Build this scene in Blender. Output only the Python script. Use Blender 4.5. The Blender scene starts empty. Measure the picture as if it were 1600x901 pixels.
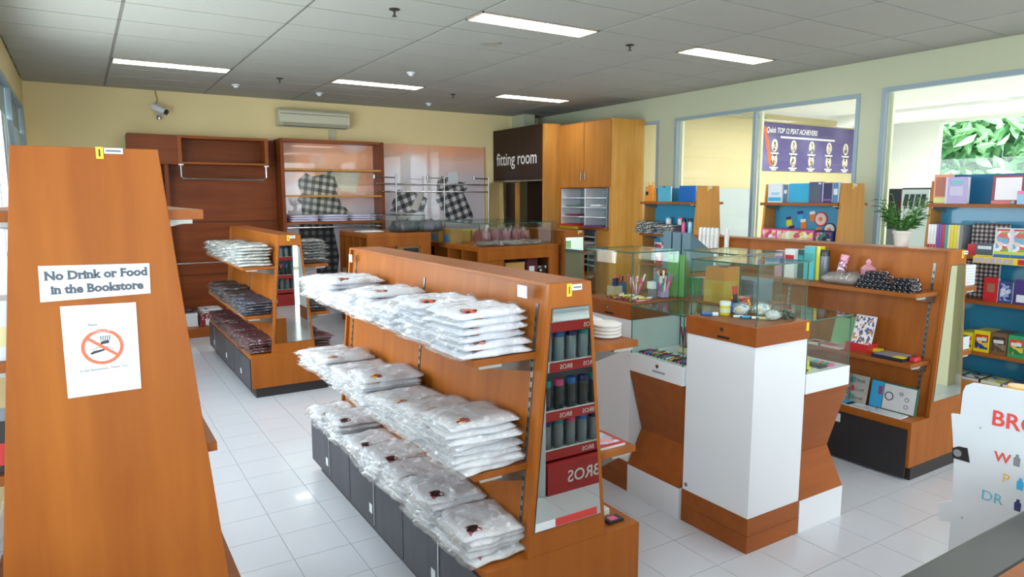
import bpy, bmesh, math, random
from mathutils import Vector, Matrix
random.seed(7)
S = bpy.context.scene
COL = S.collection
PI = math.pi
# ------------------------------------------------------------------ camera
F_PX, YAW, PITCH, ROLL, CAMZ, ZC = 1068.305, math.radians(32.13485), math.radians(7.5766), math.radians(-.0518), 1.846, 3.295
cam = bpy.data.cameras.new('camera'); camo = bpy.data.objects.new('camera', cam); COL.objects.link(camo)
cam.sensor_fit = 'HORIZONTAL'; cam.sensor_width = 36; cam.lens = 36*F_PX/1600
cam.clip_start = .05; cam.clip_end = 200
_f = Vector((math.sin(YAW)*math.cos(PITCH), math.cos(YAW)*math.cos(PITCH), -math.sin(PITCH)))
_r = Vector((math.cos(YAW), -math.sin(YAW), 0)); _u = _r.cross(_f)
_r2 = _r*math.cos(ROLL)+_u*math.sin(ROLL); _u2 = -_r*math.sin(ROLL)+_u*math.cos(ROLL)
camo.matrix_world = Matrix(((_r2.x, _u2.x, -_f.x, 0), (_r2.y, _u2.y, -_f.y, 0), (_r2.z, _u2.z, -_f.z, CAMZ), (0, 0, 0, 1)))
S.camera = camo
def at(px, py, **k):
    """pixel -> point on the plane x=, y= or z= (used to measure, gives a world position)"""
    d = _r2*((px-800)/F_PX) - _u2*((py-450.5)/F_PX) + _f
    (a, v), = k.items(); i = 'xyz'.index(a); o = Vector((0, 0, CAMZ))
    return o + d*((v-o[i])/d[i])
# ------------------------------------------------------------------ world, light, exposure
S.view_settings.view_transform = 'Standard'; S.view_settings.look = 'None'
S.view_settings.gamma = 1; S.view_settings.use_curve_mapping = False
S.view_settings.exposure = 0.27
S.cycles.transparent_max_bounces = 32   # many glass panes and bags behind each other
W = bpy.data.worlds.new('World'); S.world = W; W.use_nodes = True
W.node_tree.nodes['Background'].inputs[0].default_value = (.86, .93, 1, 1)
W.node_tree.nodes['Background'].inputs[1].default_value = 1.6
def area(name, loc, rot, sx, sy, power, color=(1, 1, 1)):
    l = bpy.data.lights.new(name, 'AREA'); l.shape = 'RECTANGLE'; l.size = sx; l.size_y = sy; l.energy = power; l.color = color
    o = bpy.data.objects.new(name, l); COL.objects.link(o); o.location = loc; o.rotation_euler = rot; return o
# daylight coming through the glazed shop front behind the camera, the left window and the lobby, plus added fill lamps
area('shopfront_daylight', (3.2, -3.4, 1.75), (math.radians(90), 0, 0), 7.2, 2.6, 45, (.92, .97, 1))
area('ceiling_fill', (3.2, -3.6, .5), (math.radians(140), 0, 0), 7.2, 1.6, 125, (.97, .99, 1))   # added upward fill lamp that brightens the ceiling
area('left_window_daylight', (-1.0, 5.2, 1.9), (0, math.radians(-90), 0), 2.2, 5.2, 230, (.84, .93, 1))
area('left_near_fill', (-4.6, -3.4, 2.5), Vector((-7.0, -6.0, 1.2)).to_track_quat('Z', 'Y').to_euler(), 4.5, 3.0, 400, (.80, .91, 1))  # added lamp that brightens the left-facing sides of the island
area('left_ceiling_fill', (-1.1, 6.0, .7), (0, math.radians(-140), 0), 1.2, 7.0, 80, (.97, .99, 1))  # added fill aimed upward at the ceiling from the left
area('lobby_fill', (10.8, 4.2, 3.3), (0, 0, 0), 4.5, 6.5, 420, (1, .98, .94))  # added lamp to brighten the lobby, stands for no fixture
area('garden_daylight', (15.4, 4.0, 6.4), (0, math.radians(-25), 0), 4.0, 9.0, 1700, (1, 1, .96))

# ------------------------------------------------------------------ materials
def lin(h):
    if isinstance(h, str):
        h = h.lstrip('#'); c = [int(h[i:i+2], 16)/255 for i in (0, 2, 4)]
    else: c = [v/255 for v in h]
    return tuple(v/12.92 if v <= .04045 else ((v+.055)/1.055)**2.4 for v in c)+(1,)
MATS = {}
def mat(name, color, rough=.5, metal=0, coat=0, bump=0, bscale=60, var=0, vscale=8, spec=.5, emit=None, estr=0):
    if name in MATS: return MATS[name]
    m = bpy.data.materials.new(name); m.use_nodes = True; n = m.node_tree.nodes; L = m.node_tree.links; b = n['Principled BSDF']
    c = lin(color); b.inputs['Base Color'].default_value = c
    b.inputs['Roughness'].default_value = rough; b.inputs['Metallic'].default_value = metal
    b.inputs['Coat Weight'].default_value = coat; b.inputs['Coat Roughness'].default_value = .04
    b.inputs['Specular IOR Level'].default_value = spec
    if emit: b.inputs['Emission Color'].default_value = lin(emit); b.inputs['Emission Strength'].default_value = estr
    if bump or var:
        tc = n.new('ShaderNodeTexCoord'); nz = n.new('ShaderNodeTexNoise'); L.new(tc.outputs['Object'], nz.inputs['Vector'])
        nz.inputs['Scale'].default_value = vscale; nz.inputs['Detail'].default_value = 4
        if var:
            mx = n.new('ShaderNodeMix'); mx.data_type = 'RGBA'; L.new(nz.outputs['Fac'], mx.inputs[0])
            mx.inputs[6].default_value = tuple(v*(1-var) for v in c[:3])+(1,); mx.inputs[7].default_value = tuple(min(1, v*(1+var)) for v in c[:3])+(1,)
            L.new(mx.outputs[2], b.inputs['Base Color'])
        if bump:
            n2 = n.new('ShaderNodeTexNoise'); L.new(tc.outputs['Object'], n2.inputs['Vector']); n2.inputs['Scale'].default_value = bscale; n2.inputs['Detail'].default_value = 3
            bp = n.new('ShaderNodeBump'); bp.inputs['Strength'].default_value = bump; bp.inputs['Distance'].default_value = .02
            L.new(n2.outputs['Fac'], bp.inputs['Height']); L.new(bp.outputs[0], b.inputs['Normal'])
    MATS[name] = m; return m
def wood(name, c0, c1, axis='z', rough=.42, coat=.02, s=1.0):
    """veneer: grain stretched along an axis"""
    m = bpy.data.materials.new(name); m.use_nodes = True; n = m.node_tree.nodes; L = m.node_tree.links; b = n['Principled BSDF']
    tc = n.new('ShaderNodeTexCoord'); mp = n.new('ShaderNodeMapping'); L.new(tc.outputs['Object'], mp.inputs[0])
    sc = {'x': (1.2, 14, 14), 'y': (14, 1.2, 14), 'z': (14, 14, 1.2)}[axis]; mp.inputs['Scale'].default_value = [v*s for v in sc]
    nz = n.new('ShaderNodeTexNoise'); nz.inputs['Scale'].default_value = 1.0; nz.inputs['Detail'].default_value = 5; nz.inputs['Roughness'].default_value = .6
    L.new(mp.outputs[0], nz.inputs['Vector'])
    n2 = n.new('ShaderNodeTexNoise'); n2.inputs['Scale'].default_value = 1.3; L.new(tc.outputs['Object'], n2.inputs['Vector'])
    md = n.new('ShaderNodeMath'); md.operation = 'MULTIPLY_ADD'; L.new(nz.outputs['Fac'], md.inputs[0]); md.inputs[1].default_value = .6
    ml = n.new('ShaderNodeMath'); ml.operation = 'MULTIPLY'; L.new(n2.outputs['Fac'], ml.inputs[0]); ml.inputs[1].default_value = .4
    L.new(ml.outputs[0], md.inputs[2])
    cr = n.new('ShaderNodeValToRGB'); cr.color_ramp.elements[0].position = .32; cr.color_ramp.elements[1].position = .68
    cr.color_ramp.elements[0].color = lin(c0); cr.color_ramp.elements[1].color = lin(c1)
    L.new(md.outputs[0], cr.inputs[0]); L.new(cr.outputs[0], b.inputs['Base Color'])
    b.inputs['Roughness'].default_value = rough; b.inputs['Coat Weight'].default_value = coat; b.inputs['Coat Roughness'].default_value = .15; b.inputs['Specular IOR Level'].default_value = .22
    MATS[name] = m; return m
def glassy(name, tint, refl=1.0, rough=0.0):
    m = bpy.data.materials.new(name); m.use_nodes = True; n = m.node_tree.nodes; L = m.node_tree.links; n.remove(n['Principled BSDF'])
    t = n.new('ShaderNodeBsdfTransparent'); t.inputs[0].default_value = tint+(1,)
    g = n.new('ShaderNodeBsdfGlossy'); g.inputs['Roughness'].default_value = rough
    f = n.new('ShaderNodeLayerWeight'); f.inputs[0].default_value = .5
    pw = n.new('ShaderNodeMath'); pw.operation = 'POWER'; pw.inputs[1].default_value = 4.5; L.new(f.outputs['Facing'], pw.inputs[0])
    ml = n.new('ShaderNodeMath'); ml.operation = 'MULTIPLY_ADD'; ml.inputs[1].default_value = .45*refl; ml.inputs[2].default_value = .035*refl; ml.use_clamp = True; L.new(pw.outputs[0], ml.inputs[0])
    mx = n.new('ShaderNodeMixShader'); L.new(ml.outputs[0], mx.inputs[0]); L.new(t.outputs[0], mx.inputs[1]); L.new(g.outputs[0], mx.inputs[2])
    L.new(mx.outputs[0], n['Material Output'].inputs[0]); MATS[name] = m; return m
def polybag(name, milk=.16, refl=.22):
    """crinkled clear plastic film: mostly see-through, glossy, a little milky"""
    m = bpy.data.materials.new(name); m.use_nodes = True; n = m.node_tree.nodes; L = m.node_tree.links; n.remove(n['Principled BSDF'])
    tc = n.new('ShaderNodeTexCoord'); v = n.new('ShaderNodeTexNoise'); v.inputs['Scale'].default_value = 16; v.inputs['Detail'].default_value = 6; v.inputs['Distortion'].default_value = 1.4
    L.new(tc.outputs['Object'], v.inputs['Vector'])
    bp = n.new('ShaderNodeBump'); bp.inputs['Strength'].default_value = 1; bp.inputs['Distance'].default_value = .03; L.new(v.outputs['Fac'], bp.inputs['Height'])
    t = n.new('ShaderNodeBsdfTransparent'); d = n.new('ShaderNodeBsdfDiffuse'); d.inputs[0].default_value = (.8, .82, .84, 1)
    g = n.new('ShaderNodeBsdfGlossy'); g.inputs['Roughness'].default_value = .09; L.new(bp.outputs[0], g.inputs['Normal'])
    m1 = n.new('ShaderNodeMixShader'); m1.inputs[0].default_value = milk; L.new(t.outputs[0], m1.inputs[1]); L.new(d.outputs[0], m1.inputs[2])
    m2 = n.new('ShaderNodeMixShader'); m2.inputs[0].default_value = refl; L.new(m1.outputs[0], m2.inputs[1]); L.new(g.outputs[0], m2.inputs[2])
    L.new(m2.outputs[0], n['Material Output'].inputs[0]); MATS[name] = m; return m
def plaid(name, dark='#1c2026', light='#d9d8d6', mid='#77797c', f=14, rot=.0, coat=0, axes='xz'):
    m = bpy.data.materials.new(name); m.use_nodes = True; n = m.node_tree.nodes; L = m.node_tree.links; b = n['Principled BSDF']
    tc = n.new('ShaderNodeTexCoord'); mp = n.new('ShaderNodeMapping'); L.new(tc.outputs['Object'], mp.inputs[0]); mp.inputs['Scale'].default_value = (f, f, f)
    if axes == 'xz': mp.inputs['Rotation'].default_value = (0, rot, 0)
    else: mp.inputs['Rotation'].default_value = (rot, 0, 0)
    sp = n.new('ShaderNodeSeparateXYZ'); L.new(mp.outputs[0], sp.inputs[0]); o = []
    for a in axes:
        fr = n.new('ShaderNodeMath'); fr.operation = 'FRACT'; L.new(sp.outputs['xyz'.index(a)], fr.inputs[0])
        gt = n.new('ShaderNodeMath'); gt.operation = 'GREATER_THAN'; gt.inputs[1].default_value = .5; L.new(fr.outputs[0], gt.inputs[0]); o.append(gt)
    ad = n.new('ShaderNodeMath'); ad.operation = 'ADD'; L.new(o[0].outputs[0], ad.inputs[0]); L.new(o[1].outputs[0], ad.inputs[1])
    hf = n.new('ShaderNodeMath'); hf.operation = 'MULTIPLY'; hf.inputs[1].default_value = .5; L.new(ad.outputs[0], hf.inputs[0])
    cr = n.new('ShaderNodeValToRGB'); cr.color_ramp.interpolation = 'CONSTANT'; e = cr.color_ramp.elements
    e[0].color = lin(dark); e[0].position = 0; e[1].color = lin(light); e[1].position = .75; k = e.new(.3); k.color = lin(mid)
    L.new(hf.outputs[0], cr.inputs[0]); L.new(cr.outputs[0], b.inputs['Base Color']); b.inputs['Roughness'].default_value = .6
    b.inputs['Coat Weight'].default_value = coat; b.inputs['Coat Roughness'].default_value = .02
    MATS[name] = m; return m
def bubbles(name, base, spots, scale=2.2, coat=.6, r=.35, soft=.02, rough=.4):
    """printed panel: base colour with big pale discs"""
    m = bpy.data.materials.new(name); m.use_nodes = True; n = m.node_tree.nodes; L = m.node_tree.links; b = n['Principled BSDF']
    tc = n.new('ShaderNodeTexCoord'); vo = n.new('ShaderNodeTexVoronoi'); vo.inputs['Scale'].default_value = scale; L.new(tc.outputs['Object'], vo.inputs['Vector'])
    cr = n.new('ShaderNodeValToRGB'); e = cr.color_ramp.elements; e[0].position = r-soft; e[0].color = lin(spots); e[1].position = r+soft; e[1].color = lin(base)
    L.new(vo.outputs['Distance'], cr.inputs[0]); L.new(cr.outputs[0], b.inputs['Base Color'])
    b.inputs['Roughness'].default_value = rough; b.inputs['Coat Weight'].default_value = coat; b.inputs['Coat Roughness'].default_value = .02
    MATS[name] = m; return m
def printed(name, cols, scale=18, rough=.35, coat=.4):
    """busy colour print for covers and packs"""
    m = bpy.data.materials.new(name); m.use_nodes = True; n = m.node_tree.nodes; L = m.node_tree.links; b = n['Principled BSDF']
    tc = n.new('ShaderNodeTexCoord'); vo = n.new('ShaderNodeTexVoronoi'); vo.inputs['Scale'].default_value = scale; L.new(tc.outputs['Object'], vo.inputs['Vector'])
    sp = n.new('ShaderNodeSeparateColor'); L.new(vo.outputs['Color'], sp.inputs[0])
    cr = n.new('ShaderNodeValToRGB'); cr.color_ramp.interpolation = 'CONSTANT'; e = cr.color_ramp.elements; e[0].color = lin(cols[0]); e[1].color = lin(cols[1]); e[1].position = 1/len(cols)
    for i, c in enumerate(cols[2:]): k = e.new((i+2)/len(cols)); k.color = lin(c)
    L.new(sp.outputs[0], cr.inputs[0]); L.new(cr.outputs[0], b.inputs['Base Color']); b.inputs['Roughness'].default_value = rough; b.inputs['Coat Weight'].default_value = coat
    MATS[name] = m; return m

M_WALL = mat('wall_paint', '#eedca6', .8, var=.04, vscale=1.5)
M_WALLR = mat('wall_paint_green_beige', '#bfc4a8', .8, var=.03, vscale=1.5)
M_CEIL = mat('ceiling_tile', '#a6a7a0', .9, bump=.15, bscale=90, var=.02, vscale=3)
M_TBAR = mat('ceiling_t_bar', '#7d7c76', .6)
M_FLOOR = mat('floor_tile', '#c4c8d0', .16, coat=.2, var=.02, vscale=2)
M_GROUT = mat('floor_grout', '#a2a4a9', .8)
M_OAK = wood('veneer_orange', '#8c4a16', '#a5601f')          # end panels
M_OAKD = wood('veneer_orange_deep', '#924e1e', '#b06828')
M_OAKX = wood('veneer_shelf', '#82461b', '#a2602a', 'y')
M_OAKH = wood('veneer_horizontal', '#834319', '#9d5724', 'x')
M_CHER = wood('veneer_brown', '#6a3012', '#85431a', 'z')
M_CHERX = wood('veneer_brown_horizontal', '#6a3012', '#85431a', 'x')
M_GOLD = wood('veneer_golden', '#ad7230', '#c8944c', 'z')
M_DKW = wood('dark_fitting_room_wood', '#2b1c14', '#3c281c', 'z', rough=.5)
M_DOOR = wood('charcoal_laminate', '#2f2e36', '#43424b', 'z', rough=.4, coat=.1)
M_BLK = mat('black_laminate', '#242123', .45, var=.1)
M_KICK = mat('dark_kickboard', '#2b2527', .5)
M_WHITE = mat('white_laminate', '#dfe3e8', .35, coat=.1)
M_PAPER = mat('white_paper', '#d5dce1', .6)
M_YEL = mat('yellow_label', '#e8c92c', .5)
M_STEEL = mat('steel', '#b5b7b8', .25, metal=1)
M_DSTEEL = mat('slotted_steel', '#8c8a85', .35, metal=.9)
M_MIRROR = mat('mirror', '#e2ece6', .0, metal=1)
M_FRAME = mat('aluminium_frame_blue_grey', '#93a6b0', .4)
M_CREAM = mat('sunlit_cream_reveal', '#e9e6c6', .5)  # sunlit look of the window reveals put into the pale colour
M_GLASS = glassy('clear_glass', (.95, .985, .97), 1.1)
M_PANE = glassy('window_glass', (.96, .98, .97), 1.0)
M_GEDGE = mat('glass_edge_green', '#2c5a4c', .1, coat=.5)
M_BAG = polybag('clear_polybag', .06, .22)
M_BAG2 = polybag('dark_polybag', .02, .12)
M_BLACKTX = mat('ink_black', '#30353b', .6)
M_GREYTX = mat('ink_grey', '#6b7077', .6)
M_REDTX = mat('ink_red', '#c94a3a', .6)
M_RED = mat('red_card', '#c03a34', .5)
M_ORNG = mat('ink_orange_red', '#d46a4a', .6)
M_WTX = mat('white_letters', '#eeeeea', .5)
M_KRAFT = mat('kraft_card', '#b98f52', .7, var=.06)
M_BLUEP = mat('blue_print', '#2c8fd0', .5)
M_SCREEN = mat('lamp_louver', '#f4f6f6', .3)
M_LAMP = mat('fluorescent_tube_light', '#ffffff', .5, emit='#ffffff', estr=19.5)

# ------------------------------------------------------------------ object helpers
ORG = {}
def tag(o, label=None, cat=None, group=None, kind=None):
    if label: o['label'] = label
    if cat: o['category'] = cat
    if group: o['group'] = group
    if kind: o['kind'] = kind
    return o
def thing(name, label, cat, loc, group=None):
    o = bpy.data.objects.new(name, None); COL.objects.link(o); o.location = loc; o.empty_display_size = .1
    ORG[o.name] = Vector(loc); return tag(o, label, cat, group)
def dup(root, loc=None, rz=None, label=None, group=None):
    def cp(o, par):
        c = o.copy(); COL.objects.link(c); c.parent = par
        for ch in o.children: cp(ch, c)
        return c
    r = cp(root, None)
    if loc is not None: r.location = loc
    if rz is not None: r.rotation_euler = (0, 0, rz)
    if label: r['label'] = label
    if group: r['group'] = group
    return r
class MB:
    def __init__(s): s.v = []; s.f = []; s.sm = False
    def box(s, x0, x1, y0, y1, z0, z1):
        b = len(s.v)
        s.v += [(x0, y0, z0), (x1, y0, z0), (x1, y1, z0), (x0, y1, z0), (x0, y0, z1), (x1, y0, z1), (x1, y1, z1), (x0, y1, z1)]
        s.f += [[b+i for i in q] for q in ((3, 2, 1, 0), (4, 5, 6, 7), (0, 1, 5, 4), (1, 2, 6, 5), (2, 3, 7, 6), (3, 0, 4, 7))]; return s
    def prism(s, pts, axis, a, c):
        """pts: 2D outline in the plane normal to axis ('x': (y,z); 'y': (x,z); 'z': (x,y))"""
        b = len(s.v); n = len(pts)
        for w in (a, c):
            for p in pts: s.v.append({'x': (w, p[0], p[1]), 'y': (p[0], w, p[1]), 'z': (p[0], p[1], w)}[axis])
        s.f.append([b+i for i in range(n)]); s.f.append([b+n+i for i in reversed(range(n))])
        for i in range(n): j = (i+1) % n; s.f.append([b+i, b+n+i, b+n+j, b+j])
        return s
    def tube(s, p0, p1, r, n=8, r1=None):
        p0, p1 = Vector(p0), Vector(p1); d = (p1-p0).normalized(); a = d.orthogonal().normalized(); c = d.cross(a); b = len(s.v); r1 = r if r1 is None else r1
        for p, q in ((p0, r), (p1, r1)):
            for i in range(n): t = 2*PI*i/n; s.v.append(tuple(p+(a*math.cos(t)+c*math.sin(t))*q))
        s.f.append([b+i for i in reversed(range(n))]); s.f.append([b+n+i for i in range(n)])
        for i in range(n): j = (i+1) % n; s.f.append([b+i, b+j, b+n+j, b+n+i])
        return s
    def lathe(s, prof, cx, cy, z0=0, n=16):
        b = len(s.v); k = len(prof)
        for r, z in prof:
            for i in range(n): t = 2*PI*i/n; s.v.append((cx+r*math.cos(t), cy+r*math.sin(t), z0+z))
        for q in range(k-1):
            for i in range(n): j = (i+1) % n; s.f.append([b+q*n+i, b+q*n+j, b+(q+1)*n+j, b+(q+1)*n+i])
        s.f.append([b+i for i in reversed(range(n))]); s.f.append([b+(k-1)*n+i for i in range(n)]); return s
    def rot(s, ang, c, axis='Z', start=0):
        R = Matrix.Rotation(ang, 4, axis); c = Vector(c)
        s.v = s.v[:start]+[tuple(R@(Vector(v)-c)+c) for v in s.v[start:]]; return s
    def build(s, name, m, parent=None, label=None, cat=None, group=None, kind=None, bev=0, smooth=False):
        if parent is not None: org = ORG[parent.name]
        elif kind == 'structure': org = Vector((0, 0, 0))
        else:
            xs, ys, zs = zip(*s.v); org = Vector(((min(xs)+max(xs))/2, (min(ys)+max(ys))/2, min(zs)))
        me = bpy.data.meshes.new(name); me.from_pydata([tuple(Vector(v)-org) for v in s.v], [], s.f); me.validate()
        bm = bmesh.new(); bm.from_mesh(me); bmesh.ops.recalc_face_normals(bm, faces=bm.faces); bm.to_mesh(me); bm.free()
        if smooth:
            for p in me.polygons: p.use_smooth = True
        me.materials.append(m); o = bpy.data.objects.new(name, me); COL.objects.link(o); ORG[o.name] = org
        if parent is not None: o.parent = parent
        else: o.location = org
        if bev:
            md = o.modifiers.new('bevel', 'BEVEL'); md.width = bev; md.segments = 2; md.limit_method = 'ANGLE'
        if smooth and hasattr(me, 'set_sharp_from_angle'): me.set_sharp_from_angle(angle=math.radians(40))
        return tag(o, label, cat, group, kind)
def box(name, m, parent, x0, x1, y0, y1, z0, z1, **k): return MB().box(x0, x1, y0, y1, z0, z1).build(name, m, parent, **k)
ROTS = {'-y': (PI/2, 0, 0), '-x': (PI/2, 0, -PI/2), '+y': (PI/2, 0, PI), 'z': (0, 0, 0)}
def text(name, body, size, loc, face, m, parent, ext=.001, bold=0, sx=1, align='LEFT', tilt=0, shear=0):
    c = bpy.data.curves.new(name, 'FONT'); c.body = body; c.size = size; c.extrude = ext; c.offset = bold; c.align_x = align; c.resolution_u = 3; c.shear = shear
    c.space_line = .95
    t = bpy.data.objects.new('tmp', c); COL.objects.link(t)
    me = bpy.data.meshes.new_from_object(t.evaluated_get(bpy.context.evaluated_depsgraph_get())); bpy.data.objects.remove(t)
    me.transform(Matrix.Diagonal((sx, 1, 1, 1)))
    from mathutils import Euler
    R = Euler(ROTS[face]).to_matrix().to_4x4() @ Matrix.Rotation(tilt, 4, 'Z')
    me.transform(R); me.transform(Matrix.Translation(Vector(loc)-ORG[parent.name])); me.materials.clear(); me.materials.append(m)
    o = bpy.data.objects.new(name, me); COL.objects.link(o); o.parent = parent; ORG[o.name] = ORG[parent.name]; return o

# ------------------------------------------------------------------ setting: floor, ceiling, walls
XL, XR, YB, YN = -.5, 7.29, 10.7, -3.2
fl = box('floor', M_GROUT, None, XL-.2, XR+.2, YN-.1, YB+.2, -.12, -.004, kind='structure')
T = .3; FX, FY = .808, 4.598
cells = []
for i in range(-5, 23):
    for j in range(-27, 22):
        x0, y0 = FX+T*i, FY+T*j
        x1, y1 = min(x0+T, XR), min(y0+T, YB)
        a, b = max(x0, XL), max(y0, YN)
        if x1-a < .03 or y1-b < .03: continue
        cx, cy = (a+x1)/2, (b+y1)/2; d = Vector((cx, cy, 0))-Vector((0, 0, CAMZ)); c = (d.dot(_r2), d.dot(_u2), d.dot(_f))
        vis = c[2] > .2 and abs(c[0]/c[2]*F_PX) < 830 and -470 < -c[1]/c[2]*F_PX < 470
        hid = (1.24 < a and x1 < 2.03 and 2.2 < b < 4.3) or (1.24 < a and x1 < 2.03 and 6.5 < b < 8.6) or (4.47 < a and x1 < 5.2 and 2.3 < b < 4.4) or a > 5.8 or x1 < 0.2 or (2.85 < a and x1 < 3.6 and 2.2 < b and y1 < 3.5)
        cells.append((d.length if vis and not hid else 99+d.length, a, x1, b, y1))
cells.sort(); full = None; rest = MB(); g = .0016
for k, (dd, x0, x1, y0, y1) in enumerate(cells):
    if k < 298 and dd < 90:
        if abs(x1-x0-T) < 1e-4 and abs(y1-y0-T) < 1e-4:
            if full is None:
                full = MB().box(g, T-g, g, T-g, -.006, 0).build('floor_tile', M_FLOOR, fl); full.location = (x0, y0, 0)
            else:
                o = full.copy(); COL.objects.link(o); o.location = (x0, y0, 0)
        else: box('floor_tile', M_FLOOR, fl, x0+g, x1-g, y0+g, y1-g, -.006, 0)
    else: rest.box(x0+g, x1-g, y0+g, y1-g, -.006, 0)
rest.build('floor_tiles', M_FLOOR, fl, kind='stuff')

ce = box('ceiling', M_TBAR, None, XL-.2, XR+.2, YN-.1, YB+.2, ZC+.03, ZC+.15, kind='structure')
CX0, CY0 = .386, 6.073
LAMPS = [(i, j) for i in (0, 2, 4) for j in (-2, 4, -8, -14)]
cfull = None
for i in range(-1, 6):
    for j in range(-16, 8):
        x0, x1 = max(CX0+1.2*i, XL), min(CX0+1.2*(i+1), XR); y0, y1 = max(CY0+.6*j, YN), min(CY0+.6*(j+1), YB)
        if y1-y0 < .03: continue
        if (i, j) in LAMPS: y0 += .3
        gx, gy = .013, .0085
        if abs(x1-x0-1.2) < 1e-3 and abs(y1-y0-.6) < 1e-3:
            if cfull is None: cfull = MB().box(gx, 1.2-gx, gy, .6-gy, ZC, ZC+.02).build('ceiling_tile', M_CEIL, ce); cfull.location = (x0, y0, 0)
            else: o = cfull.copy(); COL.objects.link(o); o.location = (x0, y0, 0)
        else: box('ceiling_tile', M_CEIL, ce, x0+gx, x1-gx, y0+gy, y1-gy, ZC, ZC+.02)
tb = MB()
for i in range(0, 6): tb.box(CX0+1.2*i-.012, CX0+1.2*i+.012, YN, YB, ZC+.004, ZC+.03)
for j in range(-15, 8): tb.box(XL, XR, CY0+.6*j-.008, CY0+.6*j+.008, ZC+.004, ZC+.03)
tb.build('ceiling_grid', M_TBAR, ce)

box('wall_back', M_WALL, None, XL-.2, XR+.2, YB, YB+.2, 0, ZC+.03, kind='structure')
def holed(name, m, x0, x1, ya, yb, holes, z1=ZC+.03):
    w = MB(); y = ya
    for (h0, h1, q0, q1) in sorted(holes):
        w.box(x0, x1, y, h0, 0, z1); w.box(x0, x1, h0, h1, 0, q0); w.box(x0, x1, h0, h1, q1, z1); y = h1
    w.box(x0, x1, y, yb, 0, z1); return w.build(name, m, None, kind='structure')
holed('wall_right', M_WALLR, XR, XR+.16, YN, YB, [(-1.2, .8, .9, 2.99), (1.7, 4.22, .9, 2.99), (4.46, 7.22, .9, 2.965), (7.54, 9.0, .9, 2.965)])
holed('wall_left', M_WALL, XL-.16, XL, YN, YB, [(-2.6, 2.2, .9, 2.94), (2.6, 10.17, .9, 2.94)])
wf = MB().box(XL, XR, YN-.16, YN, 0, .25).box(XL, XR, YN-.16, YN, 3.05, ZC+.03)
for k in range(5): wf.box(XL+k*1.93-.04, XL+k*1.93+.07, YN-.16, YN, .25, 3.05)
wf.build('wall_front', M_WALLR, None, kind='structure')
def window_x(name, x, y0, y1, z0, z1, mull, side, reveal=True):
    """framed window in a wall of constant x; side +1: frame on the room side"""
    fx0, fx1 = (x-.012, x+.05) if side < 0 else (x-.05, x+.012)
    f = MB(); t = .045
    f.box(fx0, fx1, y0+t, y1-t, z1-t, z1).box(fx0, fx1, y0+t, y1-t, z0, z0+t).box(fx0, fx1, y0, y0+t, z0, z1).box(fx0, fx1, y1-t, y1, z0, z1)
    for m_ in mull: f.box(fx0, fx1, m_-.022, m_+.022, z0+t, z1-t)
    o = f.build(name, M_FRAME, None, kind='structure')
    ys = [y0]+list(mull)+[y1]
    px = x+.06 if side < 0 else x-.06
    for a, b in zip(ys, ys[1:]): box('window_pane', M_PANE, o, px, px+.006, a+.02, b-.02, z0+.03, z1-.03)
    if reveal:
        for b in ys[1:]: box('reveal_strip', M_CREAM, o, x+.066, x+.105, b-.085 if b == y1 else b-.055, b-.046 if b == y1 else b-.024, z0, z1-.045)
    return o
window_x('window_1', XR, 7.54, 9.0, .9, 2.965, [], -1)
window_x('window_2', XR, 4.46, 7.22, .9, 2.965, [5.84], -1)
window_x('window_3', XR, 1.7, 4.22, .9, 2.99, [], -1)
window_x('window_5', XR, -1.2, .8, .9, 2.99, [], -1)
window_x('added_window_6', XL, -2.6, 2.2, .9, 2.94, [-.2], 1, False)  # unseen opening added to let the near left fill lamp in
box('trim_3', mat('cream_column', '#dcd9b4', .7), None, XR-.16, XR, 1.02, 1.2, 0, ZC, kind='structure')
wl = window_x('window_4', XL, 2.6, 10.17, .9, 2.94, [4.5, 6.4, 8.35, ], 1, False)
# blue-grey transom head above the left window panes
for a, b in ((2.6, 4.45), (4.55, 6.35), (6.45, 8.3), (8.4, 10.1)): box('transom_panel', mat('frosted_transom', '#8fa3a6', .5), wl, XL-.05, XL-.035, a, b, 2.62, 2.9)
for k in range(9):
    y = 7.57+.285*k; box('window_blind', mat('pale_blue_blind', '#b4c6cc', .6), wl, XL-.03, XL-.024, y, y+.27, .95, 2.60)
box('trim_1', M_WALLR, None, 6.72, 6.95, 10.3, 10.7, 2.6, ZC+.0, kind='structure')
box('baseboard_back', M_WHITE, None, XL, XR, YB-.012, YB, 0, .1, kind='structure')
box('baseboard_left', M_WHITE, None, XL, XL+.012, YN, YB-.02, 0, .1, kind='structure')
box('baseboard_right', M_WHITE, None, XR-.012, XR, YN, YB-.02, 0, .1, kind='structure')

# ------------------------------------------------------------------ lobby and garden beyond the right windows
M_EXTW = mat('lobby_wall_beige', '#c9ba90', .8); M_EXC = mat('lobby_ceiling_white', '#eef0ec', .8)
box('floor_1', mat('lobby_floor', '#d5d6d6', .3), None, XR+.2, 14.36, -3, 9, -.12, 0, kind='structure')
box('ceiling_1', M_EXC, None, XR+.17, 14.36, -3, 9, 3.36, 3.5, kind='structure')
box('trim_2', M_EXC, None, 12.2, 12.6, -3, 7.9, 3.16, 3.36, kind='structure')
wb = MB().box(XR+.17, 16, 8.4, 8.56, 0, 3.36); wb.build('wall_lobby', M_EXTW, None, kind='structure')
box('lobby_panel', mat('grey_lobby_panel', '#a9b1b3', .6), None, 7.7, 10.35, 8.3, 8.38, 0, 2.0, kind='structure')  # grey panel added before the lower lobby wall
holed('wall_garden', M_EXC, 14.2, 14.36, -3, 8.4, [(-2.6, at(1464, 240, x=14.2).y, 1.05, 3.27)], 3.36)
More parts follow.
